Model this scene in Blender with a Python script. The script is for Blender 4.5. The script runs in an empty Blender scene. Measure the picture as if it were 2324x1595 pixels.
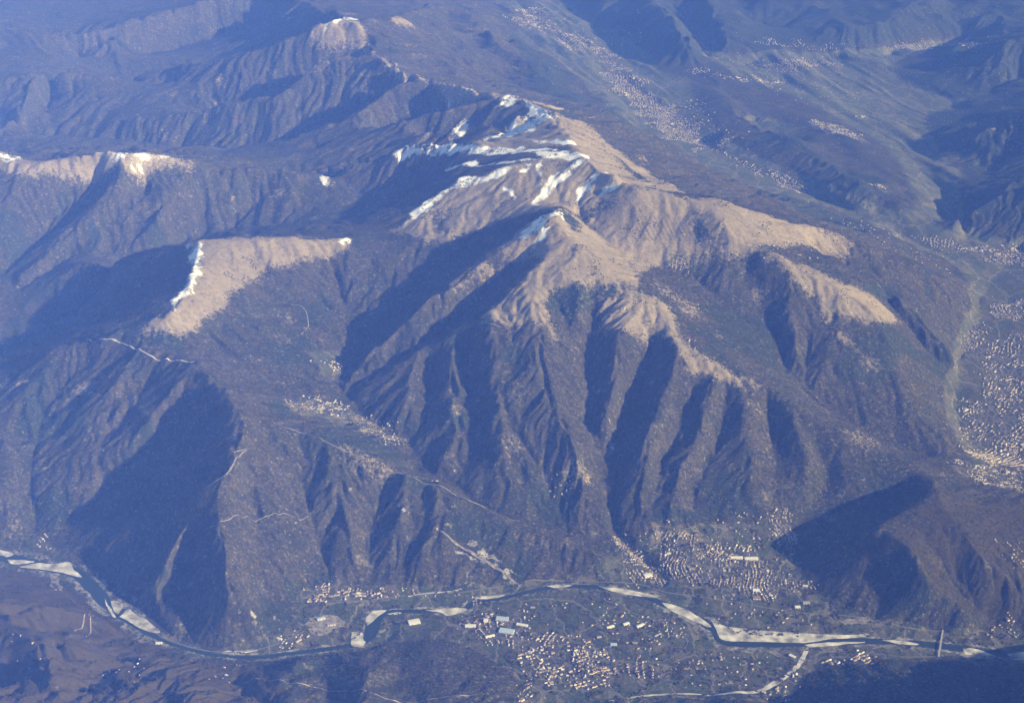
import bpy, math, random
import numpy as np
rng = np.random.default_rng(7); random.seed(7)
scene = bpy.context.scene
col = scene.collection

# ------------------------------------------------------------------ camera
H = 7000.0                       # metres above the river
PITCH = math.radians(26.2)
F = 3576.0                       # focal length in units of a 2324 x 1595 frame
cam_d = bpy.data.cameras.new('camera'); cam = bpy.data.objects.new('camera', cam_d); col.objects.link(cam)
cam.location = (0, 0, H); cam.rotation_euler = (math.pi / 2 - PITCH, 0, 0)
cam_d.sensor_width = 36.0; cam_d.lens = 36.0 * F / 2324.0
cam_d.clip_start = 10.0; cam_d.clip_end = 120000.0
scene.camera = cam

# ------------------------------------------------------------------ world, sun, exposure
SUN_EL = math.radians(22.5)
SUN_DIR = np.array([0.93, -0.37])            # towards the sun, x right, y ahead
SUN_DIR = SUN_DIR / np.linalg.norm(SUN_DIR)
world = bpy.data.worlds.new('World'); scene.world = world; world.use_nodes = True
wn = world.node_tree.nodes; wl = world.node_tree.links
sky = wn.new('ShaderNodeTexSky'); sky.sky_type = 'NISHITA'; sky.sun_disc = False
sky.sun_elevation = SUN_EL
sky.sun_rotation = math.atan2(SUN_DIR[0], SUN_DIR[1])
sky.altitude = 1500.0; sky.air_density = 1.0; sky.dust_density = 0.6; sky.ozone_density = 1.5
bgn = wn['Background']; bgn.inputs['Strength'].default_value = 0.065
wl.new(sky.outputs[0], bgn.inputs['Color'])
sun_d = bpy.data.lights.new('sun', 'SUN'); sun_d.energy = 4.9; sun_d.angle = math.radians(0.53)
sun_d.color = (1.0, 0.93, 0.82)
sun = bpy.data.objects.new('sun', sun_d); col.objects.link(sun)
tx, ty, tz = SUN_DIR[0] * math.cos(SUN_EL), SUN_DIR[1] * math.cos(SUN_EL), math.sin(SUN_EL)
import mathutils
sun.rotation_euler = mathutils.Vector((tx, ty, tz)).to_track_quat('Z', 'Y').to_euler()
sun.location = (tx * 9000, 15000 + ty * 9000, tz * 9000)
scene.view_settings.view_transform = 'Standard'; scene.view_settings.look = 'None'
scene.view_settings.exposure = 0.76; scene.view_settings.gamma = 1.0
scene.view_settings.use_curve_mapping = False
scene.cycles.max_bounces = 4; scene.cycles.diffuse_bounces = 2; scene.cycles.glossy_bounces = 2
scene.cycles.volume_bounces = 1; scene.cycles.transparent_max_bounces = 4
scene.cycles.use_denoising = True
HAZE_DENSITY = 2.45e-5
HAZE_COLOR = (0.125, 0.26, 1.0)

# ------------------------------------------------------------------ helpers
CP, SP = math.cos(PITCH), math.sin(PITCH)
def ray(u, v):
    a = (np.asarray(u, float) - 1162.0) / F; b = (797.5 - np.asarray(v, float)) / F
    return a, CP + b * SP, -SP + b * CP
def at_height(u, v, z):                      # surveyed point: bearing and height to ground position
    dx, dy, dz = ray(u, v); t = (np.asarray(z, float) - H) / dz
    return dx * t, dy * t
_tables = {}
def hash2(ix, iy, s):
    if s not in _tables: _tables[s] = np.random.default_rng(1000 + s).random(512 * 512)
    return _tables[s][((iy.astype(np.int32) & 511) << 9) | (ix.astype(np.int32) & 511)]
def vnoise(x, y, s=0):
    ix = np.floor(x); iy = np.floor(y); fx = x - ix; fy = y - iy
    fx = fx * fx * fx * (fx * (fx * 6 - 15) + 10); fy = fy * fy * fy * (fy * (fy * 6 - 15) + 10)
    a = hash2(ix, iy, s); b = hash2(ix + 1, iy, s); c = hash2(ix, iy + 1, s); d = hash2(ix + 1, iy + 1, s)
    return (a + (b - a) * fx) * (1 - fy) + (c + (d - c) * fx) * fy
def fbm(x, y, octv=4, s=0):
    r = 0; a = .5; t = 0
    for k in range(octv):
        r = r + a * vnoise(x * 2 ** k + 17.3 * k, y * 2 ** k - 9.1 * k, s + k); t += a; a *= .5
    return r / t
def smooth_line(pts, n=14):
    p = np.array(pts, float)
    if len(p) < 3: 
        t = np.linspace(0, 1, n)[:, None]; return p[0] * (1 - t) + p[-1] * t
    q = np.vstack([2 * p[0] - p[1], p, 2 * p[-1] - p[-2]]); out = []
    t = np.linspace(0, 1, n, endpoint=False)[:, None]
    for i in range(1, len(q) - 2):
        a, b, c, d = q[i - 1], q[i], q[i + 1], q[i + 2]
        out.append(.5 * (2 * b + (c - a) * t + (2 * a - 5 * b + 4 * c - d) * t ** 2 + (3 * b - a - 3 * c + d) * t ** 3))
    out.append(p[-1:]); return np.vstack(out)
def in_poly(px, py, poly):
    inside = np.zeros(np.shape(px), bool); n = len(poly); j = n - 1
    for i in range(n):
        xi, yi = poly[i]; xj, yj = poly[j]
        c = ((yi > py) != (yj > py))
        if yi != yj: inside ^= c & (px < (xj - xi) * (py - yi) / (yj - yi) + xi)
        j = i
    return inside
def tag(o, label=None, category=None, group=None, kind=None):
    if label: o['label'] = label
    if category: o['category'] = category
    if group: o['group'] = group
    if kind: o['kind'] = kind
    return o
def np_mesh(name, verts, faces, mat=None, smooth=False, mats=None, mat_idx=None):
    """verts (n,3), faces (m,k) of one size k"""
    me = bpy.data.meshes.new(name); verts = np.asarray(verts, np.float32); faces = np.asarray(faces, np.int32)
    m, k = faces.shape
    me.vertices.add(len(verts)); me.vertices.foreach_set('co', verts.ravel())
    me.loops.add(m * k); me.loops.foreach_set('vertex_index', faces.ravel())
    me.polygons.add(m); me.polygons.foreach_set('loop_start', np.arange(0, m * k, k, dtype=np.int32))
    if mat_idx is not None: me.polygons.foreach_set('material_index', np.asarray(mat_idx, np.int32))
    me.polygons.foreach_set('use_smooth', np.full(m, smooth))
    me.update(calc_edges=True)
    for mm in (mats or ([mat] if mat else [])): me.materials.append(mm)
    return me
def link(name, me, parent=None):
    o = bpy.data.objects.new(name, me); col.objects.link(o)
    if parent: o.parent = parent
    return o

# ------------------------------------------------------------------ surveyed ridge and valley lines (bearing u, v, height above the river)
RIDGES = [
 # main crest, far to near and down to the plain on the right
 [(600,-40,1150),(700,10,1150),(790,50,1380),(830,85,1200),(860,130,1150),(900,160,1150),(980,188,1180),(1040,203,1250),(1150,215,1310),(1180,225,1340),(1240,245,1360),(1262,275,1390),(1300,330,1460),(1330,355,1470),(1380,395,1430),(1440,425,1390),(1520,440,1350),(1610,447,1320),(1680,468,1240),(1780,505,1090),(1900,530,930),(2050,590,660),(2150,640,400),(2200,680,230)],
 [(790,50,1380),(880,42,1270),(920,55,1180),(1000,120,800),(1080,170,560),(1180,230,300)],
 [(880,42,1270),(980,20,900),(1060,40,600)],
 [(1040,203,1250),(1130,240,900),(1240,290,560)],
 # summit knoll and its spurs
 [(1330,355,1470),(1250,350,1420),(1180,378,1350),(1100,395,1280),(1040,415,1200),(980,450,1100),(940,490,1000),(910,515,950),(860,530,910),(800,540,940),(720,542,1010),(600,540,1070),(500,545,1090),(445,550,1100),(447,590,1090),(440,630,1060),(407,680,1010),(385,715,970),(310,740,890),(230,765,810),(150,790,710),(60,840,560),(0,865,480),(-120,900,380)],
 [(1440,425,1390),(1380,447,1280),(1310,468,1190),(1268,478,1350),(1250,490,1400),(1190,540,1270),(1121,570,1150),(1050,625,1020),(973,690,870),(890,755,700),(815,830,520),(797,850,460)],
 [(1250,490,1400),(1245,540,1300),(1235,585,1210),(1180,637,1090),(1114,688,970),(1084,728,880),(1030,765,780),(940,800,640),(870,850,510),(805,905,390)],
 [(1250,490,1400),(1310,560,1260),(1370,610,1130),(1420,640,1070),(1500,690,980),(1530,750,890),(1560,780,850),(1640,840,750),(1700,860,690),(1780,900,600),(1860,955,500),(1950,995,420),(2030,1030,345),(2105,1078,340),(2124,1116,470)],[(2105,1078,340),(2200,1095,170),(2324,1120,60)],
 [(1235,585,1210),(1290,640,1110),(1330,665,1060),(1300,720,930)],
 [(1114,688,970),(1110,760,880),(1110,830,740),(1120,900,620),(1125,960,520),(1140,1040,400),(1150,1090,280)],
 [(1180,637,1090),(1225,720,1000),(1230,800,830),(1250,880,690),(1275,950,560),(1310,1030,430),(1330,1100,300),(1330,1160,200)],
 [(1420,640,1070),(1425,690,1010),(1410,740,910),(1400,820,770),(1388,900,630),(1378,970,480)],
 [(1500,690,980),(1525,770,870),(1535,810,800),(1520,860,710),(1492,950,570),(1468,1030,440),(1448,1100,310),(1435,1180,170)],
 [(1030,765,780),(1030,840,660),(1030,920,520),(1030,990,400),(1000,1060,290)],
 [(940,800,640),(930,880,520),(900,960,360)],
 [(1640,840,750),(1612,900,650),(1580,1000,450),(1535,1090,300),(1505,1170,190)],
 [(1700,860,690),(1692,940,550),(1700,1020,410),(1685,1100,270),(1660,1160,190)],
 [(1780,900,600),(1805,980,480),(1835,1050,340),(1835,1100,240),(1815,1170,130)],
 [(1860,955,500),(1920,1060,300),(1930,1120,200)],
 # right flank
 [(1610,447,1320),(1650,520,1200),(1730,570,1090),(1800,600,990),(1880,640,890),(1960,690,770),(2000,730,670),(2015,800,540),(2060,900,380),(2120,980,240),(2160,1030,130)],
 [(1800,600,990),(1785,680,810),(1805,760,660),(1812,830,520)],
 [(1960,690,770),(1900,760,650),(1870,840,520),(1850,880,430)],
 [(1780,505,1090),(1900,590,880),(2020,660,640),(2100,740,420),(2170,820,200)],
 [(1380,395,1430),(1480,400,1020),(1580,420,700),(1680,440,420)],
 [(1300,330,1460),(1400,330,1000),(1500,345,600)],
 [(1240,245,1360),(1340,270,950),(1430,280,560)],
 # hill on the right over the river
 [(2124,1116,470),(2047,1165,450),(1985,1195,430)],
 [(1985,1195,430),(2050,1235,410),(2095,1300,300),(2135,1350,190),(2230,1412,45)],
 [(2124,1116,470),(2180,1200,420),(2250,1290,280),(2324,1350,160),(2400,1400,100)],
 # front left mountain
 [(230,765,810),(290,785,800),(345,810,795),(430,822,800),(480,870,800),(515,905,830),(550,940,790),(620,960,680),(680,985,600),(760,1010,540),(830,1040,500),(900,1070,440),(985,1100,390),(1080,1140,280),(1180,1180,200),(1300,1230,150),(1380,1290,80)],
 [(550,940,790),(550,1000,760),(510,1085,720),(455,1115,640),(435,1180,500),(405,1250,340),(365,1320,190),(335,1380,60)],
 [(510,1085,720),(500,1180,560),(510,1250,470),(530,1330,360),(560,1390,220),(590,1440,60)],
 [(290,785,800),(280,860,660),(255,940,510),(195,1010,360),(130,1100,220),(110,1190,70)],
 [(430,822,800),(400,880,690),(330,960,520),(260,1020,380)],
 [(130,800,680),(85,880,540),(20,950,430),(0,1050,340),(15,1150,180),(40,1205,60)],
 [(560,1020,710),(600,1100,520),(625,1200,350),(645,1300,170),(660,1350,80)],
 [(740,1020,540),(762,1110,400),(782,1200,270),(800,1290,120)],
 [(890,1068,440),(912,1120,350),(898,1190,260),(872,1300,70)],
 [(985,1100,390),(995,1190,280),(965,1250,190),(940,1310,80)],
 # left ridge beyond
 [(-100,345,1150),(0,352,1150),(60,370,1150),(150,362,1160),(240,352,1200),(300,348,1240),(350,350,1190),(440,362,1060),(500,380,950),(620,390,850),(740,405,780),(820,440,650)],
 [(300,348,1240),(260,430,960),(190,500,760),(110,580,520),(60,640,370)],
 [(440,362,1060),(400,430,880),(350,510,690),(250,570,470)],
 [(60,370,1150),(20,470,850),(-40,560,600)],
 [(620,390,850),(600,450,650),(520,500,470)],
 [(445,552,1100),(300,575,780),(180,600,560),(100,640,400)],
 [(440,630,1060),(330,660,720),(240,700,470),(120,760,290)],
 # spurs left of the crest
 [(1330,355,1470),(1180,335,1350),(1080,327,1260),(990,330,1160),(930,340,1060),(890,350,980),(800,375,820),(720,390,650)],
 [(1250,350,1420),(1100,363,1260),(1010,380,1090),(930,410,860),(850,445,650)],
 [(790,50,1380),(720,66,1290),(640,100,1100),(560,125,930),(450,150,740),(360,165,560),(260,185,400)],
 [(850,110,1180),(740,145,1070),(650,200,880),(600,225,790),(520,235,690),(380,265,540),(250,280,400)],
 [(985,188,1180),(900,200,1120),(800,270,880),(680,310,700),(540,336,560)],
 [(1150,215,1310),(1030,250,1170),(900,284,980),(800,312,800),(720,340,640)],
 [(1250,262,1370),(1150,277,1250),(1040,297,1090),(950,320,940),(880,345,780)],
 [(-150,180,650),(0,180,730),(80,165,790),(180,165,740),(300,183,560),(400,200,420)],
 [(-150,70,900),(0,60,920),(150,80,800),(300,50,860),(450,10,950),(600,-40,1150)],
 [(80,165,790),(60,230,600),(0,300,480)],
 [(300,50,860),(230,110,620),(170,140,450)],
 # hogback hills and mountains on the far right
 [(1380,-120,640),(1470,0,560),(1530,60,470),(1575,140,230)],
 [(1560,-60,520),(1615,40,430),(1650,112,200)],
 [(1590,170,130),(1680,262,220),(1760,312,240),(1850,352,230),(1950,422,220),(2040,470,170)],
 [(1640,315,150),(1720,300,220),(1800,350,200),(1880,390,180)],
 [(1650,185,160),(1750,235,180),(1830,270,170)],
 [(1830,270,150),(1930,330,190),(2020,400,170)],
 [(1700,60,160),(1850,80,260),(2000,60,420),(2120,0,520)],
 [(2420,60,900),(2324,90,760),(2240,125,480),(2165,150,220)],
 [(2450,260,800),(2324,270,620),(2230,310,420),(2170,340,200)],
 [(2450,420,600),(2324,420,470),(2230,470,290),(2150,520,140)],
 # foreground, this side of the river
 [(-200,1330,420),(0,1390,400),(90,1460,430),(140,1595,520),(200,1750,640)],
 [(0,1390,400),(160,1385,230),(250,1420,90)],
 [(90,1460,430),(240,1480,300),(400,1500,110)],
 [(140,1595,520),(340,1570,370),(500,1540,160)],
 [(850,1470,60),(830,1540,200),(800,1650,360),(800,1800,520)],
 [(680,1500,80),(650,1580,230),(620,1700,380)],
 [(950,1465,60),(1000,1530,140),(1020,1620,240)],
 [(1900,1640,420),(2000,1570,260),(2050,1520,120)],
 [(2324,1660,620),(2250,1570,330),(2230,1530,130)],
]
VALLEYS = [
 # river
 [(-200,1225,6),(0,1262,5),(100,1285,5),(180,1300,5),(240,1365,5),(300,1410,5),(370,1455,5),(470,1483,5),(580,1492,5),(700,1480,5),(800,1465,5),(832,1440,5),(845,1408,5),(885,1387,5),(960,1384,5),(1050,1384,5),(1075,1366,5),(1150,1352,5),(1250,1330,5),(1350,1330,5),(1450,1350,5),(1540,1380,5),(1620,1420,5),(1640,1450,5),(1740,1464,5),(1880,1458,5),(2000,1455,5),(2140,1464,5),(2324,1490,5),(2500,1500,5)],
 # foot of the slopes north of the river
 [(0,1230,30),(90,1213,30),(180,1292,12),(260,1362,8),(340,1435,10),(480,1476,10),(640,1440,22),(680,1380,45),(690,1335,60),(830,1325,45),(1000,1330,30),(1200,1318,30),(1350,1305,40),(1420,1262,70)],
 [(1500,1215,130),(1600,1200,140),(1750,1190,130),(1800,1225,90),(1805,1275,45),(1850,1345,22),(1980,1402,15),(2131,1430,12),(2232,1425,14),(2324,1420,25)],
 [(1450,1320,25),(1600,1320,35),(1750,1330,25),(1800,1390,14),(1950,1420,12)],
 # floor south of the river
 [(900,1420,18),(1000,1430,25),(1150,1400,25),(1300,1400,28),(1450,1420,28),(1550,1460,20)],
 [(1050,1455,30),(1170,1520,55),(1200,1595,60),(1400,1595,65),(1600,1580,45),(1750,1500,22)],
 [(1200,1480,45),(1400,1510,45),(1600,1510,32)],
 [(460,1492,8),(600,1500,8),(840,1468,9)],
 [(150,1320,12),(270,1420,10),(360,1465,9),(470,1500,25)],
 [(1760,1620,60),(1830,1530,40),(1880,1500,20),(2100,1492,14),(2324,1512,16)],
 # main valley behind the front mountain
 [(1235,467,1250),(1215,475,1200),(1130,503,1060),(1050,565,900),(980,622,760),(900,700,610),(840,765,490),(800,825,410),(780,870,375),(800,905,345),(850,960,310),(920,1005,270),(960,1060,235),(1040,1115,200),(1090,1160,175),(1230,1200,135),(1390,1240,95),(1460,1268,62),(1500,1300,30),(1490,1330,8)],
 [(1205,575,1130),(1130,640,940),(1060,700,790),(980,770,630),(890,832,510),(812,882,390)],
 [(700,600,860),(770,660,680),(790,740,530),(798,810,420)],
 [(480,760,740),(560,850,580),(650,905,450),(740,950,365),(830,965,320)],
 [(600,640,850),(650,740,650),(720,850,470)],
 [(1171,715,950),(1158,812,760),(1134,886,620),(1141,913,570),(1181,960,490),(1205,997,430),(1240,1060,330),(1260,1150,190)],
 [(1060,790,690),(1050,829,620),(1060,862,560),(1074,913,480),(1087,980,390),(1087,1024,330),(1064,1060,280),(1034,1110,200)],
 [(985,820,570),(985,896,450),(973,930,400),(933,1004,275)],
 [(1330,690,930),(1339,745,810),(1326,795,710),(1336,862,580),(1343,930,460),(1350,990,370),(1385,1080,250),(1395,1180,140)],
 [(1275,690,970),(1290,760,820),(1310,860,640),(1330,930,490)],
 [(1480,770,800),(1462,840,630),(1425,930,450),(1398,1010,330),(1385,1100,220),(1392,1180,140),(1440,1245,85)],
 [(1580,870,640),(1550,960,460),(1510,1050,310),(1470,1150,180)],
 [(1655,880,620),(1640,960,450),(1605,1050,300),(1570,1150,170)],
 [(1745,925,500),(1752,1000,370),(1760,1080,250),(1745,1160,165)],
 [(1840,1000,400),(1880,1080,220),(1850,1160,130),(1805,1215,85)],
 [(2050,1110,210),(1960,1150,170),(1880,1180,130)],
 [(1490,600,930),(1560,628,860),(1650,695,740),(1730,770,600),(1800,855,450),(1843,895,370),(1910,950,280),(2000,1000,190),(2100,1035,110)],
 [(1700,610,920),(1740,690,730),(1758,760,590),(1790,835,470)],
 [(1850,680,780),(1845,760,620),(1825,840,480)],
 [(1850,570,840),(1980,660,560),(2070,760,330),(2150,840,140)],
 [(2140,1290,210),(2200,1370,90),(2260,1410,30)],
 [(2040,1290,220),(1990,1370,60)],
 # right plain
 [(2324,1060,25),(2200,1000,45),(2160,900,60),(2200,760,60),(2250,640,60),(2324,560,70)],
 [(2324,900,30),(2260,820,45)],[(2324,720,50),(2280,680,55)],
 # far valley with the towns
 [(1100,-20,90),(1180,30,70),(1300,90,65),(1420,180,60),(1560,290,60),(1640,350,65),(1780,420,70),(1950,490,75),(2100,560,75),(2250,620,65)],
 [(1150,80,100),(1260,130,90),(1360,210,85),(1440,280,85),(1540,360,90),(1700,450,95)],
 [(1250,10,70),(1400,100,60),(1480,150,60)],
 [(1680,150,70),(1900,140,70),(2100,110,75),(2200,100,80)],
 [(1750,190,75),(1950,200,70),(2080,230,75)],
 [(1950,250,75),(2080,320,75),(2130,420,70),(2200,560,70)],
 [(1700,280,70),(1800,330,70)],[(1560,60,110),(1610,150,75)],
 [(2324,180,300),(2230,220,170),(2160,250,80)],[(2324,350,250),(2220,400,130)],
 # front left gullies
 [(480,890,700),(400,960,470),(310,1060,270),(210,1150,120),(130,1222,30)],
 [(445,1200,380),(420,1320,150),(440,1440,20)],
 [(200,835,600),(105,930,410),(62,1030,270),(70,1150,110),(85,1210,32)],
 [(340,850,660),(300,930,500),(240,990,370)],
 [(610,1000,600),(680,1100,390),(700,1180,260),(728,1250,140),(740,1320,60)],
 [(560,1100,540),(570,1200,380),(590,1300,220),(610,1400,60)],
 [(880,1075,390),(862,1150,250),(828,1250,110),(840,1322,40)],
 [(960,1110,330),(950,1200,210),(920,1290,80)],
 [(680,1000,550),(730,1110,380),(750,1200,240)],
 # behind
 [(900,470,820),(830,490,700),(700,505,560),(560,520,450),(430,545,370),(330,620,310),(200,690,250),(100,750,200),(0,800,140),(-120,850,100)],
 [(1000,395,930),(900,430,720),(800,470,600)],
 [(230,405,940),(150,485,690),(60,575,440),(0,630,330)],
 [(340,425,880),(235,525,630),(135,595,420),(50,660,300)],
 [(400,570,700),(300,620,400)],
 [(540,440,720),(450,500,500)],
 [(700,334,360),(550,345,300),(400,335,260),(200,315,240),(0,315,230),(-150,310,200)],
 [(1080,345,1080),(960,365,850),(860,385,700),(760,415,600),(640,450,480)],
 [(770,112,880),(660,145,560),(510,180,350),(350,205,250),(200,225,220)],
 [(840,165,820),(730,217,530),(630,260,370),(460,292,270)],
 [(950,220,850),(850,275,560),(760,318,420)],
 [(1080,266,950),(960,302,650),(860,332,500)],
 [(1200,310,1150),(1080,310,980),(960,325,780)],
 [(690,30,900),(560,70,540),(400,112,340),(260,150,260)],
 [(100,118,420),(200,130,330)],[(130,210,420),(90,270,330)],
 [(1420,445,1250),(1340,450,1220),(1260,462,1180)],
 [(1312,482,1130),(1345,530,1060),(1400,572,1000),(1470,600,930),(1550,625,870)],
 # foreground gullies
 [(50,1430,270),(180,1440,110),(290,1440,12)],[(60,1540,330),(130,1520,230),(280,1520,110)],[(-60,1500,300),(10,1500,280),(40,1560,300)],
 [(180,1595,330),(230,1530,250),(330,1500,120),(400,1490,20)],
 [(740,1480,30),(740,1550,120),(720,1650,220)],
 [(900,1470,30),(910,1560,130),(910,1660,230)],
 [(560,1510,20),(540,1595,120)],
]
# ground points off to the right and below the frame, in metres (x, y, z)
EXTRA = [
 [(4700,9400,200),(4480,8620,640),(3900,7900,950),(3300,7380,1020),(2600,6980,980),(1800,6650,850)],
 [(-4300,7600,900),(-3200,7000,900),(-1500,6600,800),(0,6400,650),(1000,6600,700)],
]

# ------------------------------------------------------------------ base height field: membrane through the surveyed lines
CELL = 30.0; GX0, GX1, GY0, GY1 = -15000., 15000., 6000., 34000.
gnx, gny = int((GX1 - GX0) / CELL), int((GY1 - GY0) / CELL)
csum = np.zeros((gny, gnx)); ccnt = np.zeros((gny, gnx))
def burn(w):
    for a, b in zip(w[:-1], w[1:]):
        n = max(2, int(np.hypot(*(b - a)[:2]) / (CELL * .5)))
        t = np.linspace(0, 1, n)[:, None]; q = a * (1 - t) + b * t
        ix = ((q[:, 0] - GX0) / CELL).astype(int); iy = ((q[:, 1] - GY0) / CELL).astype(int)
        ok = (ix >= 0) & (ix < gnx) & (iy >= 0) & (iy < gny)
        np.add.at(csum, (iy[ok], ix[ok]), q[ok, 2]); np.add.at(ccnt, (iy[ok], ix[ok]), 1)
def burn_uv(line, wob):
    p = np.array(line, float); x, y = at_height(p[:, 0], p[:, 1], p[:, 2])
    w = smooth_line(np.stack([x, y, p[:, 2]], 1))
    j = np.stack([vnoise(w[:, 0] / 260, w[:, 1] / 260, 3) - .5, vnoise(w[:, 0] / 260, w[:, 1] / 260, 4) - .5], 1) * wob
    w[:, :2] += j
    if wob > 1 and len(w) > 3: w[1:-1, 2] += (vnoise(w[1:-1, 0] / 320, w[1:-1, 1] / 320, 5) - .5) * .05 * w[1:-1, 2]
    burn(w)
for l in RIDGES: burn_uv(l, 70.)
for i, l in enumerate(VALLEYS): burn_uv(l, 0. if i == 0 else 60.)
for l in EXTRA: burn(smooth_line(l))
def solve(cs, cc, iters):
    if min(cs.shape) <= 32:
        z = np.full(cs.shape, cs.sum() / max(cc.sum(), 1))
    else:
        h, w = (cs.shape[0] + 1) // 2, (cs.shape[1] + 1) // 2
        def down(a):
            b = np.zeros((h * 2, w * 2)); b[:a.shape[0], :a.shape[1]] = a
            return b.reshape(h, 2, w, 2).sum((1, 3))
        zc = solve(down(cs), down(cc), iters)
        z = np.repeat(np.repeat(zc, 2, 0), 2, 1)[:cs.shape[0], :cs.shape[1]]
    m = cc > 0; v = np.where(m, cs / np.maximum(cc, 1), 0)
    for _ in range(iters):
        p = np.pad(z, 1, mode='edge')
        z = np.where(m, v, .25 * (p[:-2, 1:-1] + p[2:, 1:-1] + p[1:-1, :-2] + p[1:-1, 2:]))
    return z
base = solve(csum, ccnt, 90)
def blur(a, n):
    for _ in range(n):
        p = np.pad(a, 1, mode='edge'); a = (p[:-2, 1:-1] + 2 * p[1:-1, 1:-1] + p[2:, 1:-1]) / 4
        p = np.pad(a, 1, mode='edge'); a = (p[1:-1, :-2] + 2 * p[1:-1, 1:-1] + p[1:-1, 2:]) / 4
    return a
base = blur(base, 1)
gdy, gdx = np.gradient(blur(base, 3), CELL)
def spline(a, x, y):
    fx = (x - GX0) / CELL - .5; fy = (y - GY0) / CELL - .5
    ix = np.clip(np.round(fx).astype(int), 1, gnx - 2); iy = np.clip(np.round(fy).astype(int), 1, gny - 2)
    tx_ = np.clip(fx - ix, -.5, .5); ty_ = np.clip(fy - iy, -.5, .5)
    wx = [.5 * (.5 - tx_) ** 2, .75 - tx_ ** 2, .5 * (.5 + tx_) ** 2]; wy = [.5 * (.5 - ty_) ** 2, .75 - ty_ ** 2, .5 * (.5 + ty_) ** 2]
    r = 0
    for j in range(3):
        for i in range(3): r = r + a[iy + j - 1, ix + i - 1] * wx[i] * wy[j]
    return r

# ------------------------------------------------------------------ terrain points
NCOL = 960
ys = [6500.0]
while ys[-1] < 33000: ys.append(ys[-1] + 10.0 + (ys[-1] - 6500) / 26500 * 32.0)
ys = np.array(ys); NROW = len(ys)
def half_width(y): return 1.36 * 0.325 * (y * CP + 3100.0)
ss = np.linspace(-1, 1, NCOL)
X = ss[None, :] * half_width(ys)[:, None]; Y = np.repeat(ys[:, None], NCOL, 1)
ZB = spline(base, X, Y)
GXX = spline(gdx, X, Y); GYY = spline(gdy, X, Y)
def erosion(x, y, dx, dy, s):
    ix = np.floor(x); iy = np.floor(y); fx = x - ix; fy = y - iy
    va = np.zeros_like(x); vx = np.zeros_like(x); vy = np.zeros_like(x); wt = np.zeros_like(x)
    for i in (-1, 0, 1, 2):
        for j in (-1, 0, 1, 2):
            hx = hash2(ix + i, iy + j, s) * .8; hy = hash2(ix + i, iy + j, s + 50) * .8
            px = fx - i - hx + .4; py = fy - j - hy + .4
            w = np.exp(-(px * px + py * py) * 2.0); m = (px * dx + py * dy) * 6.2832
            c = np.cos(m); sn = -np.sin(m)
            va += c * w; vx += sn * dx * w; vy += sn * dy * w; wt += w
    return va / wt, vx / wt, vy / wt
slope = np.hypot(GXX, GYY)
steep = np.clip((slope - .06) / .30, 0, 1); steep = steep * steep * (3 - 2 * steep)
Xw = X + (fbm(X / 900, Y / 900, 4, 21) - .5) * 520; Yw = Y + (fbm(X / 900, Y / 900, 4, 31) - .5) * 520
far_n = np.clip((Y - 15800) / 1800, 0, 1); near_l = np.clip((9700 - Y) / 500, 0, 1) * np.clip((-900 - X) / 500, 0, 1)
steep = np.maximum(steep, .35 * far_n * np.clip((ZB - 180) / 200, 0, 1))
ero = np.zeros_like(X); ex = np.zeros_like(X); ey = np.zeros_like(X)
for wave, amp, s in ((1150., 36. * far_n, 6), (640., 24., 1), (310., 20., 2), (150., 14., 3), (80., 8., 4), (44., 3.5, 5)):
    gx = GXX + ex; gy = GYY + ey; n = np.hypot(gx, gy) + .03
    dx, dy = gy / n * .95, -gx / n * .95
    v_, vx, vy = erosion(Xw / wave, Yw / wave, dx, dy, s)
    amp = amp * (.35 + 1.3 * fbm(X / 1500 + s * 7.7, Y / 1500, 3, 100 + s)); v_ = v_ - .45 * (v_ * v_ - .35)
    ero += v_ * amp; ex += vx * amp / wave * 1.1 * steep; ey += vy * amp / wave * 1.1 * steep
relief = np.clip(ZB / 260, 0, 1)
grassy = np.clip((ZB - 860) / 200, 0, 1) * np.clip((17200 - Y) / 800, 0, 1) * .45
rh = np.hypot((X - 2950) / 900, (Y - 10900) / 900); rf_k = np.hypot((X - 2650) / 1700, (Y - 13300) / 2000); calm = (1 - .7 * np.clip(1.6 - rh, 0, 1)) * (1 - .45 * np.clip(1.5 - rf_k, 0, 1))
ero *= 1 + .25 * far_n + .9 * near_l
Z = ZB + ero * steep * (.35 + .65 * relief) * (1 - grassy) * calm
Z += (fbm(X / 420, Y / 420, 5, 41) - .5) * (8 + 50 * steep * relief * (1 - .5 * grassy) * calm)
Z += (fbm(X / 60, Y / 60, 2, 47) - .5) * (1.0 + 7 * steep)
# low hills of the wide far valley
hill = np.clip((Y - 15500) / 3000, 0, 1) * np.clip((200 - ZB) / 130, 0, 1)
ha, hb = .29 * X - .957 * Y, .957 * X + .29 * Y
Z += hill * np.clip(fbm(ha / 3200, hb / 620, 4, 61) - .47, 0, 1) * 420
crest_x = np.interp(Y[:, 0], [14000, 16300, 18700, 22000, 33000], [900, 950, 0, -2200, -3500])[:, None]
rid = 1 - np.abs(2 * fbm(Xw / 1500 + .3 * Yw / 1500, Yw / 1500, 4, 111) - 1) * 2.2
north = np.clip((Y - 14500) / 2500, 0, 1) * np.clip((crest_x - 300 - X) / 900, 0, 1)
south = np.clip((Y - 16000) / 2000, 0, 1) * np.clip((X - crest_x - 350) / 900, 0, 1) * np.clip((ZB - 90) / 200, 0, 1) * np.clip((1300 - ZB) / 400, 0, 1)
Z += rid * (north * 22 * np.clip((1250 - ZB) / 500, 0, 1) + south * 130)
gp = smooth_line(np.stack(at_height(*np.array([(1388,1130,190),(1393,1190,130),(1425,1232,95),(1455,1258,72),(1480,1280,52),(1502,1300,35),(1498,1320,20)], float).T), 1), 10)
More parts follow.
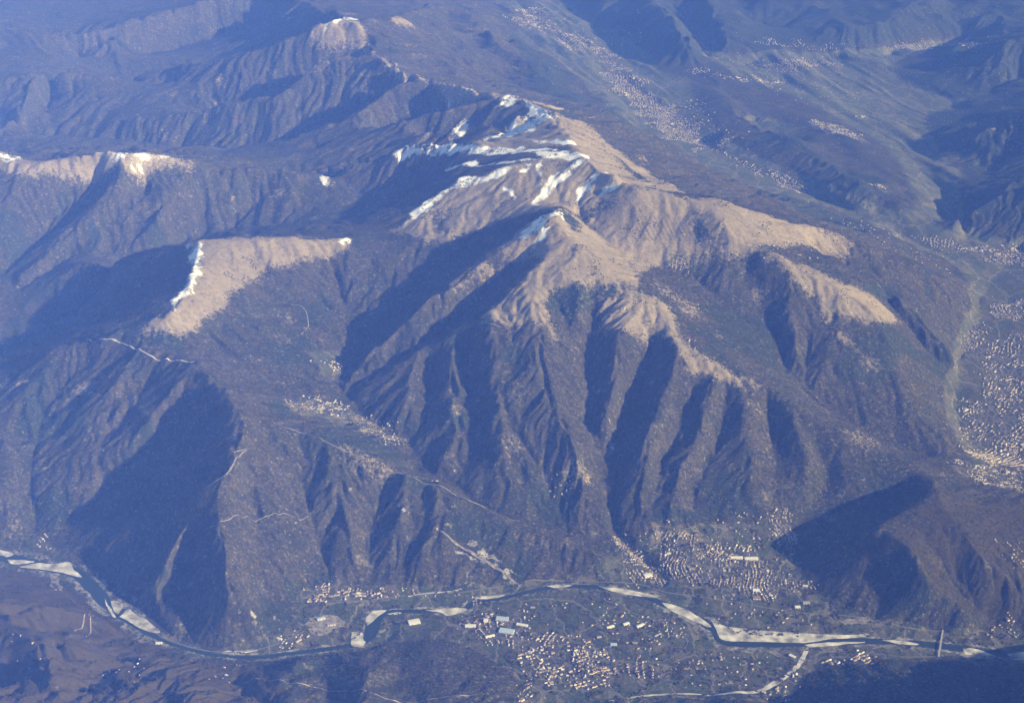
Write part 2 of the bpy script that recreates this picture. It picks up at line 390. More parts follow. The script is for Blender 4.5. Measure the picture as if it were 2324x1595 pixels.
gd = np.full(X.shape, 1e9); nr_ = (Y > 9500) & (Y < 12500) & (X > 0) & (X < 2200)
dd = np.full(int(nr_.sum()), 1e9)
for a in gp: dd = np.minimum(dd, np.hypot(X[nr_] - a[0], Y[nr_] - a[1]))
gd[nr_] = dd; Z -= 48 * np.clip(1 - gd / 75., 0, 1) ** 1.2
def to_grid(x, y):
    r = np.interp(y, ys, np.arange(NROW)); c = (x / half_width(y) + 1) * .5 * (NCOL - 1)
    return r, c
def height(x, y, A=None):
    A = Z if A is None else A
    r, c = to_grid(np.asarray(x, float), np.asarray(y, float))
    r = np.clip(r, 0, NROW - 1.001); c = np.clip(c, 0, NCOL - 1.001); i = r.astype(int); j = c.astype(int); a = r - i; b = c - j
    return (A[i, j] * (1 - b) + A[i, j + 1] * b) * (1 - a) + (A[i + 1, j] * (1 - b) + A[i + 1, j + 1] * b) * a
def survey(u, v):
    """ground point seen on bearing (u, v)"""
    u = np.atleast_1d(np.asarray(u, float)); v = np.atleast_1d(np.asarray(v, float))
    dx, dy, dz = ray(u, v); out = np.zeros((len(u), 3))
    y = np.geomspace(7000, 32500, 1400)
    for k in range(len(u)):
        t = y / dy[k]; zz = H + dz[k] * t; d = zz - height(dx[k] * t, y)
        w = np.nonzero(d < 0)[0]
        if len(w) == 0 or w[0] == 0: 
            xx, yy = at_height(u[k], v[k], 20.); out[k] = (xx, yy, 20.); continue
        i = w[0]; f = d[i - 1] / (d[i - 1] - d[i]); yy = y[i - 1] + (y[i] - y[i - 1]) * f; tt = yy / dy[k]
        out[k] = (dx[k] * tt, yy, H + dz[k] * tt)
    return out

# river bed: flat corridor cut into the floor
RIVER_Z = 5.0
def flat_poly(pts, z=RIVER_Z):
    p = np.array(pts, float); x, y = at_height(p[:, 0], p[:, 1], z); return np.stack([x, y], 1)
river_line = [(-200,1228,45),(0,1262,60),(100,1285,60),(175,1302,60),(240,1365,55),(300,1408,50),(370,1452,26),(470,1482,22),(580,1490,24),(700,1477,26),(800,1462,30),(838,1440,50),(850,1408,55),(885,1389,26),(960,1386,26),(1045,1384,30),(1078,1366,26),(1150,1354,24),(1250,1333,24),(1350,1332,28),(1450,1350,34),(1540,1384,40),(1620,1425,46),(1650,1452,60),(1740,1458,60),(1880,1456,46),(2000,1455,34),(2140,1466,40),(2324,1488,40),(2500,1500,40)]
rl = np.array(river_line, float); rx, ry = at_height(rl[:, 0], rl[:, 1], RIVER_Z)
rc = smooth_line(np.stack([rx, ry, rl[:, 2]], 1), 10)
tang = np.gradient(rc[:, :2], axis=0); tang /= np.linalg.norm(tang, axis=1)[:, None] + 1e-9
nrm = np.stack([-tang[:, 1], tang[:, 0]], 1)
left_b = rc[:, :2] + nrm * rc[:, 2:3]; right_b = rc[:, :2] - nrm * rc[:, 2:3]
rd = np.full(X.shape, 1e9); near = (Y < 12500) & (ZB < 120)
xn, yn = X[near], Y[near]; dn = np.full(xn.shape, 1e9)
for a in rc:
    dn = np.minimum(dn, np.hypot(xn - a[0], yn - a[1]) / a[2])
rd[near] = dn
Z = np.maximum(Z, RIVER_Z + 4)
def sstep(a, b, x):
    t_ = np.clip((x - a) / (b - a), 0, 1); return t_ * t_ * (3 - 2 * t_)
rdn = rd + (fbm(X / 60, Y / 60, 3, 23) - .5) * .5
bank = RIVER_Z - 3.5 + 5.5 * sstep(.8, 1.1, rdn)
Z = bank + (Z - bank) * sstep(2.6, 4.2, rdn)

# ------------------------------------------------------------------ ground cover, drawn on the terrain's own ground plan
Xp = X + (fbm(X / 130, Y / 130, 3, 71) - .5) * 150; Yp = Y + (fbm(X / 130, Y / 130, 3, 81) - .5) * 190
def world_poly(uv, closed=True):
    return survey([p[0] for p in uv], [p[1] for p in uv])[:, :2]
def paint(mask, uv, val=1.0, ragged=True):
    P = world_poly(uv); x0, y0 = P.min(0) - 120; x1, y1 = P.max(0) + 120
    r0, r1 = np.searchsorted(ys, [y0, y1]); r0 = max(r0, 0)
    sl = slice(r0, r1)
    bx, by = (Xp, Yp) if ragged else (X, Y)
    sub = in_poly(bx[sl], by[sl], P); m = mask[sl]; m[sub] = np.maximum(m[sub], val) if val > 0 else 0
def stripe(mask, uv, width, val=1.0):
    P = survey([p[0] for p in uv], [p[1] for p in uv])[:, :2]; w = smooth_line(P, 8)
    x0, y0 = w.min(0) - 200; x1, y1 = w.max(0) + 200; r0, r1 = np.searchsorted(ys, [y0, y1]); sl = slice(r0, r1)
    bx, by = Xp[sl], Yp[sl]; d = np.full(bx.shape, 1e9); wd = np.interp(np.linspace(0, 1, len(w)), np.linspace(0, 1, len(width)), width)
    for a, q in zip(w, wd): d = np.minimum(d, np.hypot(bx - a[0], by - a[1]) / q)
    m = mask[sl]; m[d < 1] = np.maximum(m[d < 1], val)
meadow = np.zeros(X.shape); snow = np.zeros(X.shape); rock = np.zeros(X.shape); field = np.zeros(X.shape); conifer = np.zeros(X.shape)
MEADOWS = [
 [(440,550),(600,541),(720,543),(800,541),(780,562),(700,582),(640,600),(560,640),(520,672),(480,712),(440,740),(400,780),(350,748),(312,742),(385,715),(410,660),(440,610)],
 [(880,525),(940,492),(1000,452),(1080,412),(1200,370),(1330,357),(1400,410),(1440,426),(1370,447),(1280,470),(1200,480),(1080,505),(1030,545),(960,545),(910,535)],
 [(1150,216),(1240,246),(1310,335),(1380,397),(1500,441),(1530,430),(1440,385),(1390,335),(1345,290),(1300,265),(1220,228)],
 [(1160,277),(1260,262),(1310,335),(1180,340),(1060,345),(1100,320)],
 [(1262,480),(1310,500),(1330,540),(1400,590),(1440,640),(1420,642),(1340,620),(1300,600),(1312,650),(1240,640),(1205,700),(1250,740),(1270,770),(1180,740),(1080,750),(1110,700),(1180,640),(1230,590),(1215,572),(1122,570),(1160,545),(1190,510)],
 [(1345,480),(1500,442),(1610,449),(1700,477),(1800,512),(1900,532),(1830,560),(1720,550),(1690,530),(1610,545),(1520,550),(1440,570),(1360,540)],
 [(1370,685),(1430,682),(1510,712),(1510,740),(1560,780),(1640,830),(1700,865),(1640,852),(1570,850),(1535,790),(1500,765),(1450,762),(1360,770),(1365,720)],
 [(1805,605),(1900,640),(1990,690),(1980,720),(1900,690),(1890,740),(1960,800),(1900,770),(1860,690)],
 [(0,354),(150,364),(300,350),(440,364),(360,374),(300,372),(200,382),(120,385),(40,398),(0,370)],
 [(725,66),(780,46),(812,60),(805,85),(760,80)], [(885,42),(930,50),(940,66),(900,60)],
 [(720,412),(750,405),(762,420),(725,428)],[(375,205),(400,200),(405,220),(380,222)],[(480,230),(505,228),(500,245),(480,248)],[(340,300),(390,308),(420,312),(400,322),(350,315)],
 [(690,895),(735,900),(720,930),(660,935),(640,920)],[(790,930),(870,960),(930,1010),(880,1010),(820,975)],[(1030,635),(1080,615),(1050,650),(1015,665)],[(1010,930),(1050,925),(1045,950),(1010,955)],
 [(1450,575),(1560,560),(1700,580),(1760,600),(1700,600),(1600,590),(1520,610)],[(1480,630),(1560,680),(1600,720),(1560,710),(1500,670)],[(1540,760),(1580,800),(1620,840),(1570,850)],
 [(1130,1000),(1160,985),(1180,1020),(1140,1030)],[(1260,1060),(1340,1075),(1360,1110),(1280,1100)],[(1470,1200),(1520,1195),(1530,1230),(1480,1240)],[(1540,1190),(1590,1185),(1600,1240),(1560,1240)],
 [(1150,600),(1100,590),(1060,620),(1080,640)],[(1960,980),(2020,1020),(1980,1020),(1900,985)],[(820,1090),(760,1010),(900,1060),(960,1090)],[(1160,835),(1180,880),(1170,900)],
 [(1950,800),(2010,830),(2000,850),(1940,820)],[(1700,905),(1760,940),(1740,945),(1690,915)],[(130,890),(215,860),(230,880),(160,900)],[(0,880),(60,850),(90,860),(0,890)],
 [(260,1430),(340,1430),(420,1450),(400,1470),(300,1450)],[(1180,290),(1240,285),(1200,310)],
]
SMALL = MEADOWS[11:]; MEADOWS = MEADOWS[:11]
for p in SMALL: paint(meadow, p, .5)
MEADOWS += [[(1250,478),(1340,462),(1440,426),(1610,449),(1760,495),(1900,530),(1960,560),(1880,575),(1780,560),(1700,570),(1600,560),(1520,575),(1460,610),(1440,650),(1380,610),(1330,545),(1290,500)],
 [(1100,395),(1200,370),(1300,340),(1260,262),(1240,246),(1300,260),(1390,335),(1470,390),(1560,440),(1440,426),(1330,460),(1230,470),(1130,500),(1040,540),(960,530),(930,500),(1010,440)],
 [(1180,640),(1240,590),(1310,610),(1430,650),(1520,700),(1540,760),(1470,760),(1440,720),(1400,700),(1330,660),(1280,645),(1230,690),(1260,760),(1190,735),(1090,745),(1120,695)],
 [(1700,560),(1800,600),(1900,635),(2000,690),(2040,730),(1980,735),(1920,720),(1860,680),(1780,615)],[(1540,770),(1620,820),(1700,862),(1760,890),(1690,880),(1600,850)]]
for p in MEADOWS: paint(meadow, p)
# clearings scattered over the upper slopes
clr = fbm(X / 240, Y / 330, 4, 91); belt = np.clip((ZB - 500) / 300, 0, 1) * np.clip((Y - 11800) / 1500, 0, 1)
meadow = np.maximum(meadow, ((clr > .79) & (belt > .2)) * .75)
low = np.clip((420 - ZB) / 300, 0, 1)
meadow = np.maximum(meadow, ((fbm(X / 110, Y / 150, 3, 95) > .80) & (low > .2) & (Y < 13500)) * .6)
SNOWS = [
 [(890,352),(940,337),(1080,327),(1180,337),(1310,337),(1330,357),(1250,357),(1150,357),(1050,347),(960,352)],
 [(1000,382),(1100,364),(1250,353),(1180,377),(1100,387),(1010,390)],
 [(1000,412),(1100,394),(1200,378),(1120,402),(1040,418),(980,452),(930,492),(940,472),(990,432)],
 [(432,552),(460,556),(458,600),(445,640),(415,680),(388,716),(395,680),(430,620)],
 [(1150,216),(1175,222),(1160,236),(1120,248),(1140,232)],[(1190,262),(1255,264),(1225,285),(1150,312),(1100,318),(1170,285)],
 [(1200,255),(1240,250),(1250,265),(1190,268)],[(1130,300),(1220,285),(1180,300),(1090,320)],
 [(1180,535),(1210,500),(1265,478),(1255,492),(1232,512),(1185,545)],[(1236,512),(1250,512),(1235,545),(1218,560)],
 [(240,356),(300,349),(330,352),(312,376),(288,372),(292,358)],[(770,549),(802,541),(792,549)],[(1035,290),(1062,284),(1040,312),(1025,312)],
 [(895,152),(905,150),(915,168),(905,166)],[(960,182),(985,188),(975,193)],[(1040,205),(1080,208),(1060,212)],[(0,356),(50,358),(30,366),(0,362)],[(730,406),(752,405),(745,415),(725,418)],[(730,62),(800,40),(812,46),(760,56)],
]
for p in SNOWS[3:]: paint(snow, p)
for uv, w in ([[(1325,352),(1250,347),(1180,343),(1080,335),(990,337),(930,347),(893,355)], [80, 110, 95, 80, 68, 48, 22]], [[(1255,358),(1150,369),(1080,375),(1008,387)], [50, 68, 60, 30]], [[(1200,381),(1120,399),(1050,417),(985,453),(943,490),(915,512)], [34, 56, 60, 54, 45, 18]],
              [[(1150,220),(1200,236),(1250,258)], [35, 45, 55]], [[(1255,268),(1205,288),(1150,302),(1110,312)], [60, 60, 45, 25]], [[(1062,290),(1045,300),(1028,312)], [45, 45, 25]], [[(1300,330),(1240,325),(1180,318)], [40, 35, 20]], [[(1262,482),(1225,500),(1185,535)], [55, 60, 35]], [[(800,541),(775,546)], [30, 25]]):
    stripe(snow, uv, w)
for uv, w in ([[(1318,368),(1275,395),(1240,430),(1215,468)],[60,70,60,30]], [[(1378,392),(1340,425),(1302,450)],[30,45,25]], [[(1415,420),(1385,435),(1365,446)],[30,40,20]],
              [[(1230,365),(1226,395),(1230,425)],[30,22,10]], [[(1148,420),(1160,440),(1168,465)],[18,16,6]], [[(1310,345),(1345,375)],[30,12]], [[(1265,480),(1215,505)],[40,20]],
              [[(870,140),(930,175),(1000,195)],[14,20,10]], [[(1300,395),(1260,420)],[25,20]], [[(360,352),(420,362)],[22,10]]):
    stripe(snow, uv, w)
stripe(meadow, [(728,70),(760,62),(790,57),(812,75)], [120, 210, 230, 120]); stripe(meadow, [(812,75),(860,132),(900,162),(980,191),(1040,206),(1150,218)], [60, 45, 50, 45, 70, 90]); stripe(snow, [(850,120),(900,160),(980,189),(1040,204),(1100,210)], [10, 16, 14, 18, 10])
stripe(meadow, [(-60,360),(0,362),(60,376),(150,369),(240,360),(300,356),(350,359),(440,370)], [120, 150, 120, 110, 120, 130, 80, 40])
stripe(snow, [(225,357),(260,355),(300,351),(345,353),(380,357)], [20, 30, 45, 30, 15]); stripe(snow, [(-20,353),(50,361)], [35, 20])
snow = np.where((snow > 0) & (fbm(X / 60, Y / 60, 3, 99) > .60), .3, snow)
ROCKS = [[(990,1197),(1030,1200),(1180,1300),(1200,1322),(1160,1312),(1050,1232)],[(1365,945),(1392,955),(1388,1010),(1370,1000)],[(1378,1000),(1398,1010),(1390,1050)],
 [(150,892),(215,874),(222,882),(170,898)],[(1000,1235),(1100,1285),(1180,1312),(1090,1270)],[(520,1395),(545,1385),(540,1430),(515,1440)],[(560,1390),(590,1385),(600,1420),(570,1425)],[(610,1390),(630,1385),(632,1415)],
 [(785,1090),(795,1110),(790,1140),(782,1120)],[(905,1150),(925,1160),(915,1190),(900,1175)],[(1085,1000),(1100,985),(1130,1040)],[(545,1018),(560,1020),(558,1032)]]
rk_noise = fbm(X / 45, Y / 45, 3, 97)
rr = np.zeros(X.shape)
for p in ROCKS: paint(rr, p)
rock = rr * np.clip((rk_noise - .42) * 6, 0, 1) * .9
FLOOR = [(-200,1215),(0,1232),(90,1214),(180,1292),(260,1362),(340,1435),(480,1478),(640,1442),(680,1380),(690,1335),(830,1325),(1000,1330),(1200,1318),(1350,1303),(1400,1240),(1490,1205),(1600,1190),(1750,1180),(1800,1215),(1805,1275),(1850,1345),(1980,1402),(2131,1430),(2324,1425),(2500,1420),(2500,1520),(2324,1512),(2100,1492),(1880,1500),(1830,1530),(1770,1600),(1180,1600),(1170,1530),(1060,1465),(1000,1448),(840,1466),(600,1500),(460,1492),(360,1465),(270,1422),(170,1322),(0,1285),(-200,1260)]
paint(field, FLOOR, ragged=False)
PLAIN = (ZB < 150) & ((Y > 17000) | (X > 2600)) & (Y > 10500)
field = np.maximum(field, PLAIN * np.clip((150 - ZB) / 40, 0, 1) * .9)
field = np.maximum(field, ((ZB < 330) & (Y < 9900) & (X < -1600) & (fbm(X / 300, Y / 300, 3, 15) > .57)) * .6)
village_clear = [[(640,915),(700,895),(790,925),(870,955),(940,1010),(870,1000),(760,960),(660,940)],[(700,800),(770,790),(780,850),(720,850)],[(1490,560),(1580,560),(1590,600),(1500,600)]]
for p in village_clear: paint(field, p, .7)
CONIFERS = [[(1340,470),(1440,450),(1330,500),(1315,520)],[(1560,465),(1600,520),(1640,560),(1580,550)],[(1262,480),(1310,495),(1310,530),(1290,510)],[(980,455),(1010,500),(1030,545),(1000,520),(975,470)],
 [(1250,660),(1300,640),(1340,680),(1340,720),(1280,740),(1245,700)],[(1330,640),(1400,650),(1430,670),(1350,690)],[(1380,345),(1440,400),(1500,430),(1440,385),(1390,350)],[(1240,240),(1300,255),(1310,270),(1270,265)],
 [(330,745),(380,755),(440,770),(400,800),(330,780)],[(2160,120),(2260,110),(2324,200),(2324,440),(2180,360)],[(1950,150),(2150,140),(2180,340),(2060,370),(1960,260)]]
for p in CONIFERS: paint(conifer, p, .9)
conifer = np.maximum(conifer, ((fbm(X / 380, Y / 480, 4, 55) > .64) & (field < .5)) * (.6 - .25 * far_n))
conifer = np.maximum(conifer, (Y > 16500) * (X > crest_x + 2500) * np.clip((Z - 130) / 120, 0, 1) * .62)
meadow = np.where(conifer > .8, .1, meadow)
NEAR = [  # villages whose houses can be told apart: short name, group, outline, count, plot, lane bearing
 ('village at bottom centre', 'houses of the village at bottom centre', [(1195,1472),(1240,1452),(1330,1462),(1410,1490),(1410,1510),(1390,1552),(1330,1564),(1270,1539),(1230,1549),(1180,1530)], 150, 26, .35),
 ('scattered rows right of bottom village', 'houses of the rows right of the bottom village', [(1410,1500),(1480,1498),(1512,1520),(1505,1545),(1440,1542)], 28, 33, 1.2),
 ('compact village by the river bend', 'houses of the compact village by the bend', [(678,1370),(690,1342),(740,1329),(840,1329),(892,1350),(860,1362),(760,1366),(700,1375)], 75, 22, .1),
 ('village beside the dark slope', 'houses of the village beside the dark slope', [(1878,1484),(1940,1477),(2000,1480),(1998,1505),(1940,1507),(1883,1502)], 40, 25, .5),
 ('hamlet by the gravel creek', 'houses of the hamlet by the creek', [(1720,1585),(1760,1560),(1800,1535),(1840,1525),(1800,1570),(1770,1595)], 20, 30, .9)]
FAR = [ # outline, count, plot size
 ([(1020,1390),(1350,1360),(1560,1430),(1560,1540),(1350,1460),(1180,1440)], 60, 60), ([(1600,1370),(1900,1400),(1800,1430),(1650,1400)], 14, 70), ([(1560,1480),(1760,1480),(1700,1560),(1540,1550)], 26, 70), ([(1380,1210),(1500,1190),(1740,1180),(1800,1270),(1600,1250)], 40, 60),
 ([(1200,1475),(1240,1457),(1330,1465),(1405,1490),(1400,1515),(1330,1560),(1230,1545),(1190,1530)], 70, 30), ([(1390,1215),(1455,1235),(1482,1290),(1440,1278),(1410,1250)], 60, 24), ([(1485,1240),(1560,1225),(1640,1250),(1700,1255),(1830,1312),(1842,1342),(1750,1347),(1680,1352),(1600,1337),(1500,1322),(1495,1290)], 330, 24), ([(1425,1300),(1500,1295),(1505,1325),(1430,1322)], 40, 24),
 ([(1740,1165),(1775,1160),(1812,1235),(1770,1235),(1745,1210)], 60, 24), ([(1680,1165),(1720,1165),(1720,1180),(1690,1185)], 10, 30), ([(1600,1250),(1640,1240),(1700,1260)], 20, 26),
 ([(1040,1400),(1180,1395),(1200,1440),(1190,1475),(1100,1455),(1040,1420)], 55, 34), ([(1190,1440),(1260,1440),(1320,1460),(1240,1452)], 30, 28), ([(620,1445),(680,1435),(690,1450),(640,1458)], 12, 28), ([(1440,1400),(1560,1420),(1560,1470),(1460,1450)], 14, 40),
 ([(1170,1545),(1210,1540),(1200,1585),(1160,1590)], 16, 28), ([(880,1335),(960,1340),(1000,1350),(900,1355)], 10, 30), ([(1020,1355),(1100,1352),(1090,1365),(1030,1372)], 9, 20), ([(80,1215),(120,1220),(110,1240),(85,1240)], 12, 26),
 ([(700,905),(790,915),(795,945),(740,940),(705,925)], 45, 22), ([(800,935),(880,950),(930,1015),(870,1005)], 28, 40), ([(715,815),(775,812),(780,838),(730,842)], 14, 34), ([(640,910),(700,900),(690,920)], 6, 40), ([(975,1092),(995,1095),(992,1105)], 6, 18),
 ([(1520,585),(1570,580),(1570,610),(1530,610)], 13, 34), ([(1690,545),(1900,560),(1880,590),(1720,585)], 14, 70), ([(1380,680),(1420,690),(1420,760),(1370,760)], 4, 70), ([(1550,690),(1580,680),(1570,700)], 5, 40), ([(1560,770),(1585,780),(1570,800)], 4, 30),
 ([(1230,1100),(1340,1070),(1350,1110),(1250,1125)], 10, 60), ([(1230,480),(1260,485),(1255,500)], 2, 40), ([(230,1480),(330,1500),(330,1530),(200,1530)], 9, 60), ([(440,1510),(560,1510),(540,1550),(440,1540)], 5, 70), ([(20,1440),(90,1450),(80,1530),(20,1520)], 5, 70),
 ([(2190,562),(2324,545),(2400,560),(2400,605),(2230,592)], 260, 27), ([(2090,535),(2190,550),(2180,570),(2120,560)], 40, 32), ([(2240,690),(2324,680),(2400,690),(2400,725),(2260,722)], 150, 27), ([(2190,800),(2324,745),(2420,760),(2420,1000),(2290,1010),(2170,1005),(2160,960),(2250,900),(2230,830)], 560, 31), ([(2150,1050),(2250,1055),(2400,1060),(2400,1115),(2200,1090)], 200, 27), ([(2180,1020),(2324,1000),(2324,1060),(2230,1050)], 160, 27), ([(2210,730),(2260,740),(2200,800),(2180,780)], 40, 34), ([(2270,1230),(2324,1225),(2324,1300),(2290,1290)], 18, 40), ([(2240,1420),(2300,1415),(2310,1440),(2250,1440)], 16, 28),
 ([(1330,92),(1372,110),(1425,165),(1388,165)], 110, 38), ([(1400,205),(1470,208),(1505,245),(1450,248)], 150, 34), ([(1640,345),(1700,370),(1760,400),(1720,400)], 60, 40), ([(1560,150),(1640,165),(1700,185),(1600,180)], 40, 44),
 ([(1150,35),(1210,15),(1260,45),(1255,80),(1180,62)], 170, 36), ([(1245,60),(1340,85),(1370,122),(1290,112)], 130, 44), ([(1375,160),(1470,178),(1465,215),(1400,218)], 260, 34), ([(1440,235),(1530,240),(1600,305),(1655,352),(1580,332),(1490,300)], 520, 34), ([(1730,152),(1850,135),(1890,145),(1790,168)], 150, 36), ([(1710,85),(1800,95),(1950,105),(1880,112),(1740,105)], 70, 44), ([(2010,95),(2110,95),(2110,112),(2030,112)], 70, 38), ([(1740,395),(1790,400),(1840,440),(1780,428)], 110, 30), ([(1825,275),(1920,285),(1970,325),(1880,305)], 110, 32), ([(1650,170),(1780,180),(1780,195),(1680,185)], 40, 46), ([(1970,420),(2020,418),(2010,428)], 24, 30), ([(2150,100),(2280,85),(2290,95),(2170,110)], 30, 46), ([(1940,262),(1962,260),(1958,270)], 6, 30), ([(1640,120),(1900,110),(1980,240),(1800,240)], 60, 140), ([(1850,470),(2150,520),(2200,640),(2000,560)], 50, 120), ([(1250,20),(1420,60),(1500,150),(1340,100)], 60, 130), ([(1500,240),(1600,230),(1700,330)], 30, 120)]
urban = np.zeros(X.shape); bracken = np.zeros(X.shape)
paint(bracken, [(-200,1285),(0,1295),(170,1330),(280,1435),(460,1500),(620,1512),(660,1600),(300,1640),(-200,1650)])
paint(bracken, [(2000,1230),(2130,1120),(2324,1130),(2400,1400),(2230,1415),(2110,1340),(2060,1260)], .55)
paint(conifer, [(1830,1535),(1890,1505),(2100,1496),(2400,1515),(2400,1640),(1780,1640)], .7)
for e in NEAR: paint(urban, e[2], .85)
for e in FAR:
    if e[2] < 40 and e[1] > 20: paint(urban, e[0], .85)
def soften(a, n=1): return blur(a, n)
hollow = blur(Z, 6) - Z
snow = np.where(snow > 0, np.clip(snow * .95 + .28 * np.tanh(hollow / 3.), .15, 1), snow)
meadow = np.clip(soften(meadow, 9) + np.where((Z > 500) & (meadow > .02), -.12 * np.tanh(hollow / 4.), 0), 0, 1); snow, rock, field, conifer = soften(snow, 1), soften(rock), soften(field, 2), soften(conifer, 4)
rivermask = soften(np.clip((2.6 - np.where(rd < 5, rd, 5.)) * .5, 0, .42), 1)

# ------------------------------------------------------------------ materials
def new_mat(name):
    m = bpy.data.materials.new(name); m.use_nodes = True
    return m, m.node_tree.nodes, m.node_tree.links, m.node_tree.nodes['Principled BSDF']
def simple_mat(name, c, rough=.9, spec=.2, var=.25, scale=.05):
    m, n, l, b = new_mat(name)
    g = n.new('ShaderNodeNewGeometry'); t = n.new('ShaderNodeTexNoise'); t.inputs['Scale'].default_value = scale; t.inputs['Detail'].default_value = 4
    l.new(g.outputs['Position'], t.inputs['Vector'])
    r = n.new('ShaderNodeMapRange'); r.inputs[1].default_value = .3; r.inputs[2].default_value = .7; r.inputs[3].default_value = 1 - var; r.inputs[4].default_value = 1 + var * .5
    l.new(t.outputs[0], r.inputs[0])
    x = n.new('ShaderNodeVectorMath'); x.operation = 'SCALE'; x.inputs[0].default_value = c; l.new(r.outputs[0], x.inputs['Scale'])
    l.new(x.outputs[0], b.inputs['Base Color']); b.inputs['Roughness'].default_value = rough; b.inputs['Specular IOR Level'].default_value = spec
    return m
def terrain_mat():
    m, n, l, b = new_mat('terrain')
    b.inputs['Roughness'].default_value = .95; b.inputs['Specular IOR Level'].default_value = .05
    geo = n.new('ShaderNodeNewGeometry')
    def noise(scale, detail=4, rough=.55, vec=None):
        t = n.new('ShaderNodeTexNoise'); t.inputs['Scale'].default_value = scale; t.inputs['Detail'].default_value = detail; t.inputs['Roughness'].default_value = rough
        l.new(vec or geo.outputs['Position'], t.inputs['Vector']); return t
    def ramp(src, stops):
        r = n.new('ShaderNodeValToRGB'); e = r.color_ramp.elements
        while len(e) < len(stops): e.new(.5)
        for k, (p, c) in enumerate(stops): e[k].position = p; e[k].color = (*c, 1)
        l.new(src, r.inputs[0]); return r.outputs[0]
    def mix(f, a, c):
        x = n.new('ShaderNodeMix'); x.data_type = 'RGBA'; l.new(f, x.inputs[0]); l.new(a, x.inputs[6]); l.new(c, x.inputs[7]); return x.outputs[2]
    def math_(op, a, c=None, v=None):
        x = n.new('ShaderNodeMath'); x.operation = op; l.new(a, x.inputs[0])
        if c is not None: l.new(c, x.inputs[1])
        elif v is not None: x.inputs[1].default_value = v
        return x.outputs[0]
    def thresh(mask, noise_out, soft=.18, amp=.9):
        a = math_('SUBTRACT', noise_out, v=.5); a = math_('MULTIPLY', a, v=amp); a = math_('ADD', mask, a)
        r = n.new('ShaderNodeMapRange'); r.interpolation_type = 'SMOOTHSTEP'; r.inputs[1].default_value = .5 - soft; r.inputs[2].default_value = .5 + soft; l.new(a, r.inputs[0]); return r.outputs[0]
    at1 = n.new('ShaderNodeAttribute'); at1.attribute_name = 'cover'; at2 = n.new('ShaderNodeAttribute'); at2.attribute_name = 'relief'
    s1 = n.new('ShaderNodeSeparateColor'); l.new(at1.outputs['Color'], s1.inputs[0]); s2 = n.new('ShaderNodeSeparateColor'); l.new(at2.outputs['Color'], s2.inputs[0])
    fine = noise(1 / 26, 3, .75); mid = noise(1 / 130, 6, .75); big = noise(1 / 900, 4, .6); edge = noise(1 / 38, 4, .7)
    wood = mix(fine.outputs[0], ramp(mid.outputs[0], [(.30, (.018, .019, .012)), (.43, (.040, .037, .024)), (.55, (.066, .057, .036)), (.70, (.120, .100, .062))]),
               ramp(big.outputs[0], [(.35, (.034, .038, .021)), (.5, (.066, .057, .037)), (.62, (.044, .050, .025)), (.75, (.072, .056, .036))]))
    speck = ramp(fine.outputs[0], [(.30, (.40, .42, .40)), (.5, (.95, .95, .95)), (.70, (1.65, 1.6, 1.5))])
    mul = n.new('ShaderNodeMix'); mul.data_type = 'RGBA'; mul.blend_type = 'MULTIPLY'; mul.inputs[0].default_value = 1; l.new(wood, mul.inputs[6]); l.new(speck, mul.inputs[7]); wood = mul.outputs[2]
    con = ramp(fine.outputs[0], [(.3, (.018, .026, .016)), (.7, (.040, .050, .028))])
    c = mix(thresh(s2.outputs[0], edge.outputs[0]), wood, con)
    vor = n.new('ShaderNodeTexVoronoi'); vor.inputs['Scale'].default_value = 1 / 95; vor.inputs['Randomness'].default_value = .9
    mp = n.new('ShaderNodeMapping'); mp.inputs['Rotation'].default_value = (0, 0, .6); mp.inputs['Scale'].default_value = (1, .55, 1); wn_ = noise(1 / 140, 3, .6); wv_ = n.new('ShaderNodeVectorMath'); wv_.operation = 'SCALE'; wv_.inputs['Scale'].default_value = 130.; l.new(wn_.outputs['Color'], wv_.inputs[0])
    wa_ = n.new('ShaderNodeVectorMath'); wa_.operation = 'ADD'; l.new(geo.outputs['Position'], wa_.inputs[0]); l.new(wv_.outputs[0], wa_.inputs[1]); l.new(wa_.outputs[0], mp.inputs[0]); l.new(mp.outputs[0], vor.inputs['Vector'])
    vs = n.new('ShaderNodeSeparateColor'); l.new(vor.outputs['Color'], vs.inputs[0])
    crop = ramp(vs.outputs[0], [(0, (.050, .062, .030)), (.2, (.085, .105, .044)), (.4, (.130, .116, .074)), (.6, (.070, .090, .038)), (.8, (.175, .155, .100)), (1, (.052, .056, .030))])
    fl = mix(math_('MULTIPLY', mid.outputs[0], v=.75), crop, ramp(edge.outputs[0], [(.35, (.026, .027, .018)), (.65, (.075, .072, .042))]))
    vh = n.new('ShaderNodeTexVoronoi'); vh.feature = 'DISTANCE_TO_EDGE'; vh.inputs['Scale'].default_value = 1 / 95; vh.inputs['Randomness'].default_value = .9; l.new(mp.outputs[0], vh.inputs['Vector'])
    hm = n.new('ShaderNodeMix'); hm.data_type = 'RGBA'; hm.blend_type = 'MULTIPLY'; hm.inputs[0].default_value = 1; l.new(fl, hm.inputs[6]); l.new(ramp(vh.outputs['Distance'], [(.0, (.72, .72, .72)), (.03, (.78, .78, .78)), (.06, (1, 1, 1)), (1, (1, 1, 1))]), hm.inputs[7]); fl = hm.outputs[2]
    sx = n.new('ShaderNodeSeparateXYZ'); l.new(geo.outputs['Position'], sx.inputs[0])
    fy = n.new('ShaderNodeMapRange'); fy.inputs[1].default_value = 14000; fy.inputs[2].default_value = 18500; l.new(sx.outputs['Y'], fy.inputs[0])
    pale = ramp(vs.outputs[1], [(0, (.080, .100, .048)), (.4, (.125, .140, .072)), (.7, (.19, .18, .105)), (1, (.095, .120, .052))])
